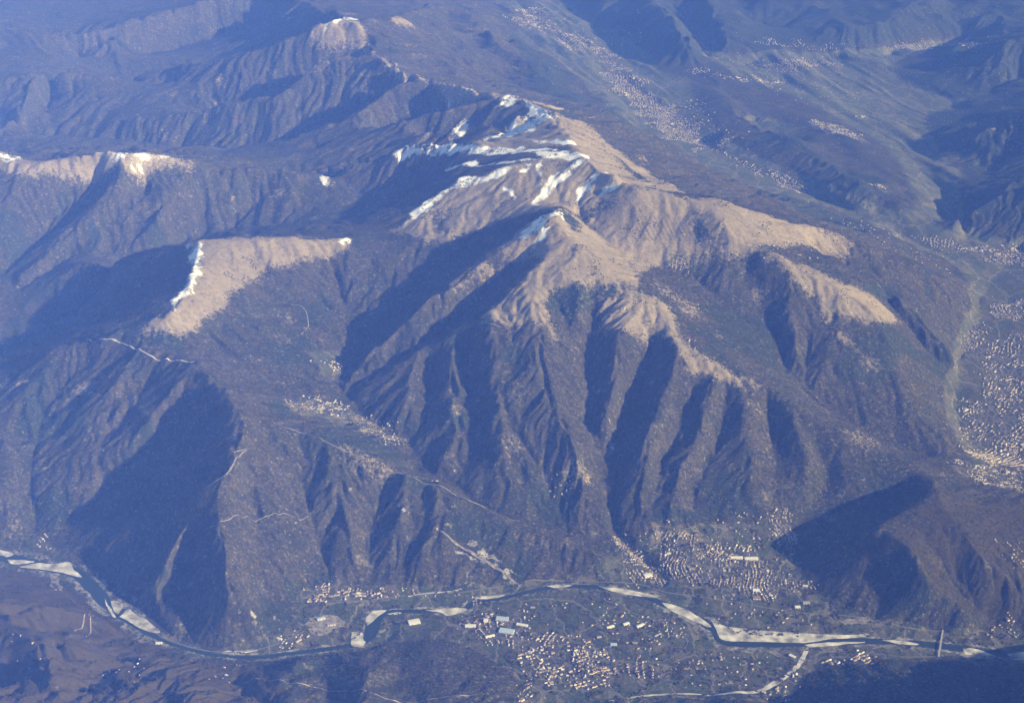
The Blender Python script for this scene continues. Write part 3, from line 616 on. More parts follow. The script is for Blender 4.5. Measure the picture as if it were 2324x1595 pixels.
    fl = mix(math_('MULTIPLY', fy.outputs[0], v=.4), fl, pale)
    vl = n.new('ShaderNodeTexVoronoi'); vl.feature = 'DISTANCE_TO_EDGE'; vl.inputs['Scale'].default_value = 1 / 300; l.new(mp.outputs[0], vl.inputs['Vector'])
    fl = mix(ramp(vl.outputs['Distance'], [(0, (.7, .7, .7)), (.016, (.6, .6, .6)), (.024, (0, 0, 0)), (1, (0, 0, 0))]), fl, ramp(fine.outputs[0], [(.3, (.16, .14, .11)), (.7, (.26, .23, .19))]))
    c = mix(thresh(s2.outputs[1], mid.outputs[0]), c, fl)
    grass = mix(mid.outputs[0], ramp(edge.outputs[0], [(.28, (.12, .098, .060)), (.5, (.25, .20, .135)), (.72, (.36, .295, .20))]), ramp(big.outputs[0], [(.35, (.20, .165, .105)), (.65, (.35, .285, .195))]))
    c = mix(thresh(s1.outputs[0], edge.outputs[0], .38, 2.4), c, grass)
    stone = ramp(fine.outputs[0], [(.3, (.20, .18, .15)), (.7, (.46, .43, .38))])
    c = mix(thresh(s1.outputs[2], fine.outputs[0]), c, stone)
    sn = ramp(mid.outputs[0], [(.3, (.84, .84, .83)), (.7, (.93, .92, .90))])
    c = mix(thresh(s1.outputs[1], fine.outputs[0], .36, 1.7), c, sn)
    brk = mix(mid.outputs[0], ramp(fine.outputs[0], [(.3, (.036, .028, .012)), (.7, (.085, .066, .030))]), ramp(big.outputs[0], [(.4, (.062, .048, .020)), (.6, (.044, .038, .018))]))
    c = mix(thresh(at1.outputs['Alpha'], mid.outputs[0], .3, 1.2), c, brk)
    # town ground: lanes between plots; gravel along the river
    vo2 = n.new('ShaderNodeTexVoronoi'); vo2.feature = 'DISTANCE_TO_EDGE'; vo2.inputs['Scale'].default_value = 1 / 60; l.new(mp.outputs[0], vo2.inputs['Vector'])
    lane = ramp(vo2.outputs['Distance'], [(.0, (.24, .22, .19)), (.07, (.22, .20, .17)), (.10, (.075, .076, .048)), (1, (.085, .075, .052))])
    tn = mix(fine.outputs[0], lane, ramp(edge.outputs[0], [(.35, (.045, .048, .030)), (.55, (.085, .078, .055)), (.7, (.19, .16, .13))]))
    c = mix(thresh(at2.outputs['Alpha'], mid.outputs[0], .2, .6), c, tn)
    gr = ramp(fine.outputs[0], [(.3, (.17, .16, .135)), (.7, (.40, .37, .32))])
    c = mix(thresh(s2.outputs[2], mid.outputs[0], .15, 2.6), c, gr)
    l.new(c, b.inputs['Base Color'])
    bp = n.new('ShaderNodeBump'); bp.inputs['Distance'].default_value = 14.0; bp.inputs['Strength'].default_value = .6
    l.new(fine.outputs[0], bp.inputs['Height']); l.new(bp.outputs[0], b.inputs['Normal'])
    return m
MT = terrain_mat()

# ------------------------------------------------------------------ terrain meshes, one per landform
region = np.zeros((NROW - 1, NCOL - 1), np.int8)
XC = .25 * (X[:-1, :-1] + X[1:, 1:] + X[:-1, 1:] + X[1:, :-1]); YC = .25 * (Y[:-1, :-1] + Y[1:, 1:] + Y[:-1, 1:] + Y[1:, :-1]); ZC = .25 * (ZB[:-1, :-1] + ZB[1:, 1:] + ZB[:-1, 1:] + ZB[1:, :-1])
def reg(uv, val):
    P = world_poly(uv); region[in_poly(XC, YC, P)] = val
# 0 = summit mountain
far_line = world_poly([(0,790),(200,690),(330,620),(430,545),(560,520),(700,505),(830,490),(900,470),(1000,395),(1080,345),(1200,310),(1262,275),(1240,245),(1150,215),(1040,203),(980,188)])
P = np.vstack([[[-20000, far_line[0, 1] - 300]], far_line, [[far_line[-1, 0] + 700, far_line[-1, 1] + 3500], [far_line[-1, 0] + 900, 40000], [-20000, 40000]]])
region[in_poly(XC, YC, P)] = 1                      # northern ridges
fl2 = world_poly([(-150,870),(0,862),(230,765),(345,790),(480,770),(560,850),(650,905),(740,950),(850,965),(920,1005),(960,1060),(1040,1115),(1230,1200),(1390,1240),(1460,1268)])
P = np.vstack([[[-20000, fl2[0, 1]]], fl2, [[fl2[-1, 0], 6000], [-20000, 6000]]])
region[in_poly(XC, YC, P)] = 2                      # front mountain
region[(ZC < 150) & ((YC > 17000) | (XC > 2600)) & (YC > 10500) & (region != 1)] = 3
region[(YC > 17500) & (XC > 3300 + (YC - 17500) * .02) & (region != 1) & (region != 3)] = 4
P = at_height(*np.array([(1800,1215,80),(1880,1180,130),(1960,1150,170),(2050,1110,210),(2200,1095,130),(2324,1120,60),(2800,1150,60),(2800,1420,20),(2324,1425,10),(2131,1430,10),(1980,1402,10),(1850,1345,20),(1805,1275,40)], float).T)
region[in_poly(XC, YC, np.stack(P, 1))] = 5         # hill on the right
riv = np.stack([rc[:, 0], rc[:, 1]], 1)
P = np.vstack([[[-20000, riv[0, 1]]], riv, [[20000, riv[-1, 1]], [20000, 0], [-20000, 0]]])
region[in_poly(XC, YC, P)] = 6                      # slopes this side of the river
reg(FLOOR, 7)
NAMES = ['summit_mountain', 'northern_ridges', 'front_mountain', 'far_valley', 'far_hills', 'river_hill', 'near_slopes', 'river_valley_floor']
LABELS = ['brown grassy summit mountain with snow streaks and wooded gullied flanks', 'hazy wooded ridges beyond the snowy crest at upper left', 'wooded front mountain at left with deep shadowed bowl above the river', 'hazy flat valley full of towns at upper right and right edge',
          'hazy low hills and mountains at the upper right', 'dark wooded hill at lower right above the river', 'brown wooded slopes along the bottom edge', 'green and brown valley floor along the gravel river']
idx = np.arange(NROW * NCOL).reshape(NROW, NCOL)
quads = np.stack([idx[:-1, :-1], idx[:-1, 1:], idx[1:, 1:], idx[1:, :-1]], -1).reshape(-1, 4)
V = np.stack([X.ravel(), Y.ravel(), Z.ravel()], 1)
# vertex normals of the whole sheet so that the landforms meet without a seam
e1 = np.zeros((NROW, NCOL, 3)); e2 = np.zeros((NROW, NCOL, 3)); G = V.reshape(NROW, NCOL, 3)
e1[:, 1:-1] = G[:, 2:] - G[:, :-2]; e1[:, 0] = G[:, 1] - G[:, 0]; e1[:, -1] = G[:, -1] - G[:, -2]
e2[1:-1] = G[2:] - G[:-2]; e2[0] = G[1] - G[0]; e2[-1] = G[-1] - G[-2]
NV = np.cross(e1, e2); NV /= np.linalg.norm(NV, axis=2)[:, :, None]; NV = NV.reshape(-1, 3)
A1 = np.stack([meadow, snow, rock, soften(bracken, 4)], -1).reshape(-1, 4).astype(np.float32)
A2 = np.stack([conifer, field, rivermask, soften(urban, 2)], -1).reshape(-1, 4).astype(np.float32)
rf = region.ravel()
for k, nm in enumerate(NAMES):
    q = quads[rf == k]
    if not len(q): continue
    used, inv = np.unique(q, return_inverse=True)
    me = np_mesh(nm, V[used], inv.reshape(-1, 4), MT, True)
    for an, A in (('cover', A1), ('relief', A2)):
        a = me.attributes.new(an, 'FLOAT_COLOR', 'POINT'); a.data.foreach_set('color', A[used].ravel())
    me.normals_split_custom_set_from_vertices(NV[used].tolist())
    tag(link(nm, me), LABELS[k], kind='structure')

# ------------------------------------------------------------------ haze
m = bpy.data.materials.new('haze'); m.use_nodes = True; m.node_tree.nodes.clear()
vo = m.node_tree.nodes.new('ShaderNodeVolumePrincipled'); ou = m.node_tree.nodes.new('ShaderNodeOutputMaterial'); m.node_tree.links.new(vo.outputs[0], ou.inputs['Volume'])
vo.inputs['Color'].default_value = (*HAZE_COLOR, 1); vo.inputs['Density'].default_value = HAZE_DENSITY; vo.inputs['Absorption Color'].default_value = (1, 1, 1, 1)
vo.inputs['Anisotropy'].default_value = -0.36
hx, hy0, hy1, hz0, hz1 = 19000., -600., 34500., float(Z.min()) - 5., H + 150.
hv = [(-hx, hy0, hz0), (hx, hy0, hz0), (hx, hy1, hz0), (-hx, hy1, hz0), (-hx, hy0, hz1), (hx, hy0, hz1), (hx, hy1, hz1), (-hx, hy1, hz1)]
me = np_mesh('haze', hv, [(0, 3, 2, 1), (4, 5, 6, 7), (0, 1, 5, 4), (1, 2, 6, 5), (2, 3, 7, 6), (3, 0, 4, 7)], m)
tag(link('haze', me), 'blue haze filling the air over the mountains', 'haze', kind='stuff')

# ------------------------------------------------------------------ river, gravel bars, pits, tracks
mw, nn, ll, bb = new_mat('river_water')
bb.inputs['Base Color'].default_value = (.022, .034, .036, 1); bb.inputs['Roughness'].default_value = .35; bb.inputs['Specular IOR Level'].default_value = .12
t = nn.new('ShaderNodeTexNoise'); t.inputs['Scale'].default_value = .08; g = nn.new('ShaderNodeNewGeometry'); ll.new(g.outputs['Position'], t.inputs['Vector'])
bp = nn.new('ShaderNodeBump'); bp.inputs['Strength'].default_value = .2; bp.inputs['Distance'].default_value = 1.0; ll.new(t.outputs[0], bp.inputs['Height']); ll.new(bp.outputs[0], bb.inputs['Normal'])
MG = simple_mat('river_gravel', (.58, .545, .47), var=.75, scale=.012); MQ = simple_mat('pale_pit', (.26, .23, .19), var=.6, scale=.03)
MR = simple_mat('pale_track', (.34, .30, .24), var=.5, scale=.02); MA = simple_mat('asphalt_road', (.17, .16, .15), var=.2); MS = simple_mat('snowy_track', (.50, .47, .42), var=.55, scale=.02)
wet = (rdn[:-1, :-1] < 1.3) | (rdn[1:, 1:] < 1.3)
q = quads[wet.ravel()]; used, inv = np.unique(q, return_inverse=True)
wv = V[used].copy(); wv[:, 2] = RIVER_Z
tag(link('river', np_mesh('river', wv, inv.reshape(-1, 4), mw, True)), 'dark river winding along the valley floor', kind='structure')
def slab(name, uv, mat, label, z=None, lift=1.0, wob=10.):
    p = flat_poly(uv) if z is not None else world_poly(uv)
    p = np.vstack([p, p[:1]]); w = smooth_line(p, 5)[:-1]
    w = w + np.stack([vnoise(w[:, 0] / 30, w[:, 1] / 30, 5) - .5, vnoise(w[:, 0] / 30, w[:, 1] / 30, 6) - .5], 1) * wob
    zz = np.full(len(w), z) if z is not None else height(w[:, 0], w[:, 1]) + lift
    n = len(w); verts = [(a[0], a[1], b) for a, b in zip(w, zz)] + [(a[0], a[1], b - 4.0) for a, b in zip(w, zz)]
    area = sum(w[i, 0] * w[(i + 1) % n, 1] - w[(i + 1) % n, 0] * w[i, 1] for i in range(n))
    order = list(range(n)) if area > 0 else list(range(n))[::-1]
    faces = [order] + [(order[i], order[i] + n, order[(i + 1) % n] + n, order[(i + 1) % n]) for i in range(n)]
    me = bpy.data.meshes.new(name); me.from_pydata(verts, [], faces); me.materials.append(mat)
    return tag(link(name, me), label, kind='structure')
BARS = [
 [(-60,1244),(0,1248),(30,1257),(18,1263),(0,1259),(-60,1252)], [(17,1269),(50,1271),(78,1275),(30,1280)], [(44,1287),(84,1278),(120,1280),(158,1276),(166,1291),(186,1310),(151,1302),(101,1293)],
 [(252,1363),(269,1365),(280,1371),(275,1382),(267,1393),(257,1384)], [(272,1399),(292,1383),(312,1397),(336,1409),(364,1435),(329,1431),(302,1416)], [(237,1358),(245,1372),(262,1399),(255,1397),(243,1378)],
 [(497,1480),(560,1467),(605,1459),(590,1474),(540,1483)],
 [(846,1386),(876,1385),(858,1397),(835,1418),(831,1402)], [(798,1434),(821,1435),(824,1450),(830,1457),(819,1466),(798,1465)], [(967,1385),(1036,1379),(1059,1382),(1042,1391),(1016,1397),(1000,1390)], [(880,1393),(900,1389),(912,1391),(890,1395)],
 [(1357,1329),(1394,1334),(1461,1345),(1490,1355),(1441,1352),(1387,1341)], [(1242,1330),(1270,1327),(1298,1328),(1262,1334)], [(1066,1357),(1100,1353),(1144,1351),(1105,1359)],
 [(1501,1368),(1525,1371),(1560,1385),(1590,1402),(1613,1420),(1600,1420),(1560,1403),(1520,1384)],
 [(1614,1406),(1650,1421),(1711,1429),(1812,1436),(1913,1441),(1966,1438),(1960,1445),(1879,1450),(1825,1458),(1745,1456),(1677,1455),(1644,1453),(1630,1442),(1624,1425)],
 [(1825,1463),(1879,1458),(1963,1457),(1913,1462),(1845,1468)], [(2000,1452),(2047,1454),(2086,1462),(2047,1462)], [(2185,1471),(2215,1473),(2252,1488),(2200,1490)], [(2286,1484),(2324,1479),(2400,1480),(2400,1496),(2324,1497),(2299,1496)]]
BL = ['narrow grey gravel bar at the far left edge','small pale gravel strip near the left edge','broad pale gravel bar at far left below the dark slope','small square gravel bar below the shadowed cliff','long pale gravel bar below the brown left slope','thin gravel strip along the left bank',
 'grey gravel bank under the cliff','curved gravel bar inside the river bend','rounded gravel bar at the lower end of the bend','tapered gravel bar beside the bend','thin gravel sliver under the bend','long white gravel bar upstream of the town','thin gravel bar in midstream','thin gravel strip by the embankment','slender gravel bar below the town','largest pale gravel bar, right of centre','thin gravel strip beneath the largest bar','lens shaped gravel bar left of the bridge','gravel patch right of the bridge','gravel bar at the right edge']
for p, lb in zip(BARS, BL):
    cx, cy = at_height(*np.mean(np.array(p, float), 0), RIVER_Z); 
    slab('gravel_bar', p, MG, lb, z=RIVER_Z + 3.0)
for p, lb in (([(1899,1412),(1929,1403),(1970,1403),(1976,1410),(1929,1418)], 'oval pale gravel pit beside the river at right'), ([(112,1306),(130,1308),(142,1335),(125,1341),(116,1325)], 'pale scraped pit on the brown slope at left'),
              ([(700,1400),(740,1398),(775,1405),(765,1436),(705,1436),(695,1420)], 'grey gravel works yard by the river bend'), ([(2170,1478),(2230,1480),(2260,1490),(2190,1494)], 'pale yard beside the right end of the bridge')):
    slab('gravel_pit', p, MQ, lb, lift=2.5, wob=45.)
def ribbon(name, uv, width, mat, label, lift=2.2):
    P_ = survey([p[0] for p in uv], [p[1] for p in uv])[:, :2]; w = smooth_line(P_, 10)
    seg = np.concatenate([[0], np.cumsum(np.hypot(*np.diff(w, axis=0).T))]); n = max(4, int(seg[-1] / 14)); s_ = np.linspace(0, seg[-1], n)
    w = np.stack([np.interp(s_, seg, w[:, 0]), np.interp(s_, seg, w[:, 1])], 1)
    tg = np.gradient(w, axis=0); tg /= np.linalg.norm(tg, axis=1)[:, None] + 1e-9; nr = np.stack([-tg[:, 1], tg[:, 0]], 1)
    hw = (np.interp(s_ / seg[-1], np.linspace(0, 1, len(width)), width) if isinstance(width, list) else np.full(n, width)) * .5
    hw = hw * (.75 + .5 * vnoise(w[:, 0] / 40, w[:, 1] / 40, 8))
    A_, B_ = w + nr * hw[:, None], w - nr * hw[:, None]
    zc = np.maximum(np.maximum(height(A_[:, 0], A_[:, 1]), height(B_[:, 0], B_[:, 1])), height(w[:, 0], w[:, 1])) + lift
    za = np.maximum(height(A_[:, 0], A_[:, 1]) + lift, zc - 3); zb = np.maximum(height(B_[:, 0], B_[:, 1]) + lift, zc - 3)
    v = np.vstack([np.column_stack([B_, zb]), np.column_stack([A_, za])]); i = np.arange(n - 1)
    f = np.stack([i, i + 1, i + 1 + n, i + n], 1)
    return tag(link(name, np_mesh(name, v, f, mat, True)), label, kind='structure')
ribbon('track', [(195,772),(230,770),(270,777),(310,793),(345,810),(400,818),(430,822),(442,819)], 13, MS, 'white snowy track along the crest of the front mountain')
ribbon('track', [(561,1021),(545,1036),(528,1056),(512,1078),(490,1092),(468,1106)], 15, MR, 'pale bare track zigzagging down the front mountain')
ribbon('track', [(530,1027),(545,1023),(560,1020)], 11, MR, 'short pale branch track on the front mountain')
ribbon('track', [(470,1200),(500,1184),(560,1172),(620,1166),(700,1172)], 7, MR, 'thin contour track across the front mountain')
ribbon('road', [(690,1372),(760,1368),(830,1362),(920,1352),(1000,1348),(1100,1337),(1180,1322),(1260,1318),(1350,1320),(1450,1326),(1530,1347),(1640,1362),(1800,1388),(1930,1398),(2060,1424),(2140,1432)], 11, MA, 'grey valley road along the north bank')
ribbon('road', [(925,1353),(960,1347),(1000,1344),(1030,1341),(1048,1336)], 15, MS, 'bright white embankment road above the river')
ribbon('road', [(2131,1489),(2050,1490),(1960,1482),(1880,1486),(1840,1505),(1780,1480),(1680,1475)], 9, MA, 'grey road south of the bridge')
ribbon('road', [(1340,1346),(1430,1388),(1520,1420),(1560,1460),(1500,1500),(1400,1500)], 8, MA, 'straight grey road across the southern floor')
ribbon('road', [(330,1432),(380,1452),(450,1473),(520,1480),(600,1470),(650,1452),(690,1432)], 9, MA, 'grey road at the foot of the cliff')
ribbon('track', [(480,1553),(560,1548),(650,1548),(760,1568),(860,1578),(1000,1583),(1110,1574)], 8, MR, 'pale track across the slope at the bottom edge')
ribbon('track', [(168,1432),(190,1412),(212,1396),(206,1420),(195,1445)], 8, MR, 'pale track on the brown slope at lower left')
ribbon('track', [(1113,696),(1130,705),(1160,712),(1180,716),(1203,726)], 8, MR, 'thin pale track under the summit meadow')
ribbon('track', [(1090,733),(1115,735),(1140,742)], 8, MR, 'short pale track at the meadow edge')
ribbon('track', [(660,690),(690,700),(700,740),(685,760)], 7, MR, 'thin pale hairpin track on the wooded bowl')
ribbon('track', [(620,960),(700,985),(760,1012),(830,1040),(985,1100),(1080,1142),(1180,1182)], 6, MR, 'thin track following the low ridge')
ribbon('track', [(1235,365),(1300,352),(1345,362),(1400,410),(1480,440)], 7, MR, 'pale track along the snowy crest')
ribbon('creek_bed', [(1380,1592),(1450,1580),(1560,1574),(1640,1575),(1715,1570),(1755,1552),(1790,1530),(1815,1505),(1828,1480),(1838,1465)], [14, 18, 16, 14, 22, 44, 40, 34, 26], MG, 'pale gravel creek bed joining the river at lower right')
ribbon('creek_bed', [(1180,1330),(1130,1292),(1080,1262),(1030,1230),(1000,1205)], [10, 26, 30, 22, 12], MQ, 'pale scree chute above the river')

# ------------------------------------------------------------------ buildings
M_WALL = simple_mat('pale_render_wall', (.78, .72, .56), var=.15); M_WALL2 = simple_mat('cream_wall', (.62, .52, .39), var=.15)
M_TERRA = simple_mat('terracotta_tile', (.30, .185, .115), var=.35, scale=.3); M_GREY = simple_mat('grey_tile', (.36, .31, .27), var=.25, scale=.3); M_PALE = simple_mat('pale_sheet_roof', (.74, .70, .62), var=.08); M_BLUE = simple_mat('blue_grey_sheet_roof', (.42, .50, .58), var=.1)
M_DOOR = simple_mat('dark_door', (.08, .07, .06))
def house_parts(L, W, h, r, ov=.6):
    a, b = L / 2, W / 2
    wv = [(-a, -b, -4), (a, -b, -4), (a, b, -4), (-a, b, -4), (-a, -b, h), (a, -b, h), (a, b, h), (-a, b, h), (-a, 0, h + r), (a, 0, h + r)]
    wf = [(0, 1, 5, 4), (1, 2, 6, 5), (2, 3, 7, 6), (3, 0, 4, 7), (5, 6, 9, 9), (7, 4, 8, 8)]
    wf = [tuple(dict.fromkeys(f)) for f in wf]
    o = ov; k = r * o / b; t_ = .35
    rv = [(-a - o, -b - o, h - k + .05), (a + o, -b - o, h - k + .05), (a + o, 0, h + r + .05), (-a - o, 0, h + r + .05), (a + o, b + o, h - k + .05), (-a - o, b + o, h - k + .05)]
    rv += [(x, y, z + t_) for x, y, z in rv]
    rf_ = [(6, 7, 8, 9), (9, 8, 10, 11), (0, 3, 2, 1), (3, 5, 4, 2), (0, 1, 7, 6), (4, 5, 11, 10), (1, 2, 8, 7), (2, 4, 10, 8), (3, 0, 6, 9), (5, 3, 9, 11)]
    return wv, wf, rv, rf_
def mesh_of(name, v, f, mat):
    me = bpy.data.meshes.new(name); me.from_pydata(v, [], f); me.materials.append(mat); return me
SIZES = [(17, 13, 8, 3.6), (22, 13, 8, 3.8), (14, 12, 9, 3.4), (27, 12, 7, 3.5)]
LIB = {}
for si, sz in enumerate(SIZES):
    wv, wf, rv, rf_ = house_parts(*sz)
    LIB[si] = {k_: (mesh_of('house', wv, wf, wm), mesh_of('roof', rv, rf_, rm)) for k_, wm, rm in (('red', M_WALL, M_TERRA), ('grey', M_WALL2, M_GREY), ('pale', M_WALL, M_PALE))}
def scatter(uv, n, sp=24., street=None):
    """house plots: short rows along lanes inside the outline"""
    P_ = world_poly(uv); x0, y0 = P_.min(0); x1, y1 = P_.max(0); ang = street if street is not None else random.uniform(0, 3.14)
    ca, sa = math.cos(ang), math.sin(ang); pts = []; R_ = max(x1 - x0, y1 - y0); cx, cy = (x0 + x1) / 2, (y0 + y1) / 2
    g = np.arange(-R_, R_, sp * .85); lanes = np.arange(-R_, R_, sp * 3.0); uu, vv = np.meshgrid(g, np.sort(np.concatenate([lanes - sp * .62, lanes + sp * .62])))
    uu = uu + (rng.random(uu.shape) - .5) * sp * .5; vv = vv + (rng.random(uu.shape) - .5) * sp * .3 + sp * 1.6 * np.sin(uu / (sp * 6.1) + 1.3) + sp * 1.1 * np.sin(uu / (sp * 2.9) + vv / (sp * 7))
    x = cx + uu * ca - vv * sa; y = cy + uu * sa + vv * ca
    wq = max(90., .12 * R_); ok = in_poly(x + (fbm(x / wq, y / wq, 3, 201) - .5) * wq * 2.6, y + (fbm(x / wq, y / wq, 3, 211) - .5) * wq * 2.6, P_); x, y = x[ok], y[ok]
    w = fbm(x / 120, y / 120, 3, 33) * .8 + rng.random(len(x)) * .45; o = np.argsort(-w)[:n]
    return [(x[i], y[i], ang + (math.pi / 2 if random.random() < .3 else 0) + random.gauss(0, .3)) for i in o]
for place, grp, uv, n, sp, st in NEAR:
    plots = scatter(uv, n, sp, st); pxy = np.array([p[:2] for p in plots]); qx = np.quantile(pxy[:, 0], [.33, .67]); qy = np.quantile(pxy[:, 1], [.33, .67])
    for x, y, a in plots:
        kind = random.choices(['red', 'grey', 'pale'], [.5, .33, .17])[0]; si = random.randrange(4); wm, rm = LIB[si][kind]
        o = link('house', wm); o.location = (x, y, float(height(x, y))); o.rotation_euler = (0, 0, a); k_ = random.uniform(.7, 1.05); o.scale = (k_, k_, k_ * random.uniform(.9, 1.2))
        link('roof', rm, o)
        hx_ = 'left' if x < qx[0] else ('right' if x > qx[1] else 'middle'); hy_ = 'near' if y < qy[0] else ('far' if y > qy[1] else 'central')
        lb = ['', 'broad ', 'square ', 'long '][si] + {'red': 'white house with red roof', 'grey': 'cream house with grey roof', 'pale': 'white house with pale roof'}[kind] + ', ' + hy_ + ' ' + hx_ + ' of ' + place
        tag(o, lb, 'house', grp)
sv, sf, smi = [], [], []
MS_H = [M_WALL, M_WALL2, M_TERRA, M_GREY, M_PALE]; off = 0
for uv, n, sp in FAR:
    for x, y, a in scatter(uv, int(n * 1.7), sp * .8):
        big_ = sp > 40 and y > 15000
        L_, W_, h_, r_ = SIZES[random.randrange(4)]; k_ = random.uniform(.42, .85)
        if random.random() < .06: L_, W_, h_ = L_ * 2.2, W_ * 1.7, h_ * 1.1
        wv, wf, rv, rf_ = house_parts(L_ * k_, W_ * k_, h_ * k_, r_ * k_)
        z = float(height(x, y)); ca, sa = math.cos(a), math.sin(a); kind = random.random()
        wi, ri = (0, 2) if kind < .5 else ((1, 3) if kind < .85 else (0, 4))
        vv = wv + rv[6:]
        sv += [(x + p[0] * ca - p[1] * sa, y + p[0] * sa + p[1] * ca, z + p[2]) for p in vv]
        for f in ((0, 1, 5, 4), (1, 2, 6, 5), (2, 3, 7, 6), (3, 0, 4, 7)): sf.append((off + f[0], off + f[1], off + f[2])); sf.append((off + f[0], off + f[2], off + f[3])); smi += [wi, wi]
        sf += [(off + 5, off + 6, off + 9), (off + 7, off + 4, off + 8)]; smi += [wi, wi]
        r0 = off + 10
        for f in ((0, 1, 2, 3), (3, 2, 4, 5)): sf.append((r0 + f[0], r0 + f[1], r0 + f[2])); sf.append((r0 + f[0], r0 + f[2], r0 + f[3])); smi += [ri, ri]
        off += 16
tag(link('distant_houses', np_mesh('distant_houses', sv, sf, mats=MS_H, mat_idx=smi)), 'thousands of tiny pale houses of the towns across the valleys', 'houses', kind='stuff')
# warehouses
SHEDS = [(1672,1266,95,34,0,M_PALE,'left one of two long white sheds behind the town'), (1705,1268,105,36,0,M_PALE,'right one of two long white sheds behind the town'), (940,1412,85,60,.3,M_PALE,'bright white hall inside the river bend'), (1068,1421,80,36,0,M_PALE,'long pale hall left of the blue grey factory roofs'), (1103,1409,34,44,0,M_PALE,'small square pale hall above the factory yards'),
 (1140,1405,90,50,-.2,M_BLUE,'blue grey factory roof nearest the river'), (1150,1433,110,60,-.25,M_BLUE,'largest blue grey factory roof above the village'), (1185,1419,85,28,-.3,M_PALE,'narrow white hall right of the factory roofs'), (1112,1444,70,22,.35,M_PALE,'long narrow white shed above the brown hill'), (1385,1423,60,22,.5,M_PALE,'leftmost of three white sheds above the village'), (1421,1416,48,24,.5,M_PALE,'middle one of three white sheds above the village'), (1453,1420,66,24,.6,M_PALE,'rightmost of three white sheds above the village'),
 (1393,1463,46,30,0,M_BLUE,'small blue roofed shed among the fields'), (1716,1340,50,34,0,M_PALE,'white hall at the foot of the town'), (1717,1357,56,40,0,M_TERRA,'red roofed hall at the foot of the town'), (1470,1306,60,44,.4,M_PALE,'cream hall at the left end of the town'), (361,1460,46,20,.1,M_PALE,'lone white shed on the brown slope at lower left'), (728,1404,60,30,.5,M_BLUE,'blue roofed works hall in the gravel yard'), (752,1418,60,22,.3,M_GREY,'grey works hall in the gravel yard'),
 (1830,1368,50,30,0,M_GREY,'grey shed near the dark hill foot'), (1810,1378,40,26,.1,M_PALE,'small pale shed near the dark hill foot'), (1798,1490,50,22,-.7,M_PALE,'slanting white greenhouse shed by the creek')]
for u, v, L_, W_, a, rm, lb in SHEDS:
    x, y, z = survey(u, v)[0]; wv, wf, rv, rf_ = house_parts(L_, W_, 9, 3.0, 1.0)
    o = link('warehouse', mesh_of('warehouse', wv, wf, M_WALL)); o.location = (x, y, float(height(x, y))); o.rotation_euler = (0, 0, a); tag(o, lb, 'warehouse', 'large halls on the valley floor')
    link('roof', mesh_of('roof', rv, rf_, rm), o)
    for k_ in (-.25, .25):
        d = mesh_of('door', [(L_ * k_ - 4, -W_ / 2 - .3, -1), (L_ * k_ + 4, -W_ / 2 - .3, -1), (L_ * k_ + 4, -W_ / 2 - .3, 5.5), (L_ * k_ - 4, -W_ / 2 - .3, 5.5), (L_ * k_ - 4, -W_ / 2 + .2, -1), (L_ * k_ + 4, -W_ / 2 + .2, -1), (L_ * k_ + 4, -W_ / 2 + .2, 5.5), (L_ * k_ - 4, -W_ / 2 + .2, 5.5)], [(0, 1, 2, 3), (1, 5, 6, 2), (4, 0, 3, 7), (3, 2, 6, 7), (5, 4, 7, 6), (0, 4, 5, 1)], M_DOOR)
        link('door', d, o)
# bridge
M_CONC = simple_mat('pale_concrete', (.40, .38, .35), var=.15)
p0 = np.array(at_height(2140, 1431, 16.)); p1 = np.array(at_height(2131, 1488, 16.)); d = p1 - p0; BLN = float(np.hypot(*d)); ang = math.atan2(d[1], d[0])
br = bpy.data.objects.new('bridge', None); col.objects.link(br); br.location = (p0[0], p0[1], RIVER_Z); br.rotation_euler = (0, 0, ang)
tag(br, 'long straight road bridge across the river at lower right', 'bridge')
def boxm(name, x0, x1, y0, y1, z0, z1, mat):
    v = [(x0, y0, z0), (x1, y0, z0), (x1, y1, z0), (x0, y1, z0), (x0, y0, z1), (x1, y0, z1), (x1, y1, z1), (x0, y1, z1)]
    return mesh_of(name, v, [(0, 3, 2, 1), (4, 5, 6, 7), (0, 1, 5, 4), (1, 2, 6, 5), (2, 3, 7, 6), (3, 0, 4, 7)], mat)
link('deck', boxm('deck', -10, BLN + 10, -7, 7, 11, 13, M_CONC), br)
for s_ in (-1, 1): link('railing', boxm('railing', -10, BLN + 10, s_ * 6.6 - .3, s_ * 6.6 + .3, 13.01, 14.3, M_CONC), br)
pm = boxm('pier', -1.8, 1.8, -5.5, 5.5, -8, 11.0, M_CONC); npier = 9
for i in range(npier):
    p_ = link('pier', pm, br); p_.location = (BLN * (i + .5) / npier, 0, 0)

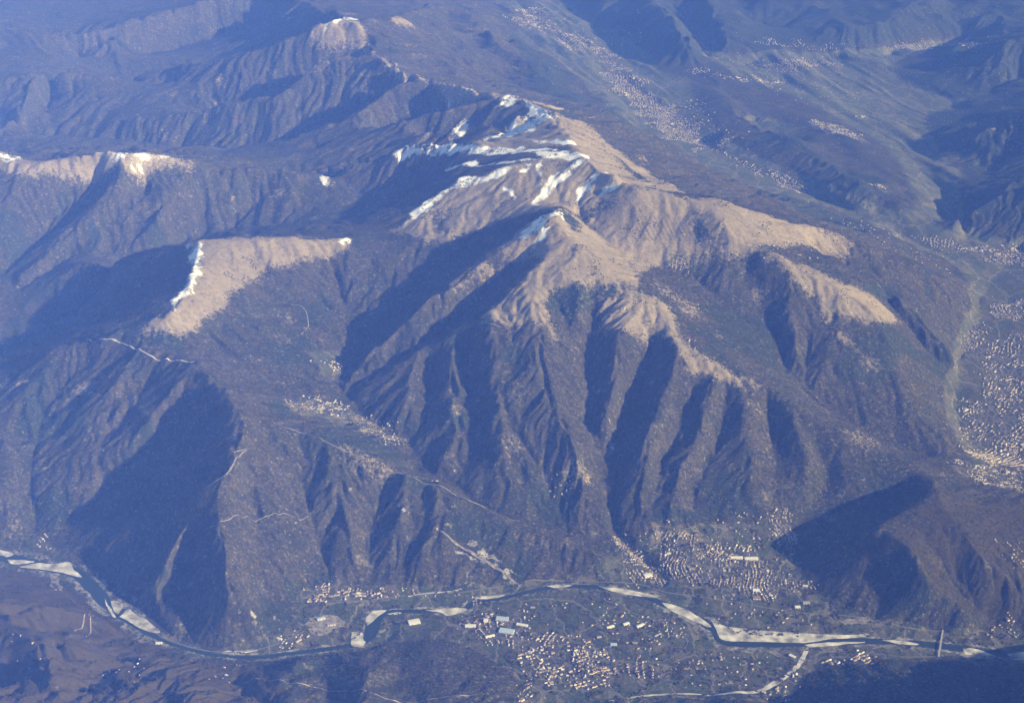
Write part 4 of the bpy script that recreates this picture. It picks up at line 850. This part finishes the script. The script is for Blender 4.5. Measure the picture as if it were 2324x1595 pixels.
# ------------------------------------------------------------------ trees: hedges on the floor, scrub at the meadow edges, planted rows
def crowns(pts, name, mat, label, hmin, hmax, wmin, wmax):
    n = len(pts); pts = np.asarray(pts); hgt = rng.uniform(hmin, hmax, n); wd = rng.uniform(wmin, wmax, n) / 2; rot = rng.uniform(0, 6.28, n)
    z = height(pts[:, 0], pts[:, 1]) - 1.0; v = np.zeros((n, 6, 3))
    for k_ in range(4):
        v[:, k_, 0] = pts[:, 0] + wd * np.cos(rot + k_ * 1.5708) * (1 + .25 * (k_ % 2)); v[:, k_, 1] = pts[:, 1] + wd * np.sin(rot + k_ * 1.5708); v[:, k_, 2] = z + hgt * .38
    v[:, 4] = np.column_stack([pts, z]); v[:, 5] = np.column_stack([pts, z + hgt])
    f = np.array([(0, 1, 5), (1, 2, 5), (2, 3, 5), (3, 0, 5), (1, 0, 4), (2, 1, 4), (3, 2, 4), (0, 3, 4)])
    F_ = (f[None] + (np.arange(n) * 6)[:, None, None]).reshape(-1, 3)
    return tag(link(name, np_mesh(name, v.reshape(-1, 3), F_, mat)), label, 'trees', kind='stuff')
M_CON = simple_mat('conifer_foliage', (.030, .040, .024), var=.4, scale=.05); M_BARE = simple_mat('bare_winter_crowns', (.060, .047, .033), var=.45, scale=.03)
cand = rng.random((260000, 2)); cy_ = 8000 + (cand[:, 1] ** 1.3) * 12500; cx_ = (cand[:, 0] * 2 - 1) * half_width(cy_) * .82
md = height(cx_, cy_, meadow); fd = height(cx_, cy_, field); rdv = height(cx_, cy_, np.minimum(rd, 9.)); zz = height(cx_, cy_)
edge_sel = (md > .12) & (md < .75) & (rng.random(len(md)) < .8) & (zz > 250)
inside = (md >= .75) & (fbm(cx_ / 160, cy_ / 160, 3, 77) > .68) & (zz > 250)
crowns(np.column_stack([cx_, cy_])[edge_sel | inside][:7000], 'scrub_trees', M_CON, 'dark scrub and conifers dotted along the edges of the brown meadows', 9, 16, 8, 13)
rows = []
for k_ in range(15):
    a0 = survey([1440 + k_ * 11], [500 + (k_ % 3)])[0]; 
    for i in range(13):
        u_, v_ = 1442 + k_ * 11 + i * 2.2, 492 + i * 4.2 + k_ * .6
        rows.append(survey(u_, v_)[0][:2])
crowns(np.array(rows), 'planted_trees', M_CON, 'dotted rows of young conifers planted on the brown slope below the crest', 9, 13, 9, 13)
hedge = (fd > .5) & (rdv > 1.3) & (cy_ < 11800) & ((np.abs(fbm(cx_ / 170, cy_ / 110, 3, 13) - .5) < .022) | (fbm(cx_ / 90, cy_ / 90, 3, 19) > .66))
crowns(np.column_stack([cx_, cy_])[hedge][:9000], 'hedgerow_trees', M_BARE, 'bare hedges and copses between the fields of the valley floor', 9, 15, 10, 17)
wood = (fd < .3) & (md < .1) & (cy_ < 15500) & (zz > 20)
crowns(np.column_stack([cx_, cy_])[wood][:42000], 'leafless_forest', M_BARE, 'leafless winter forest covering the mountain slopes', 7, 13, 9, 15)
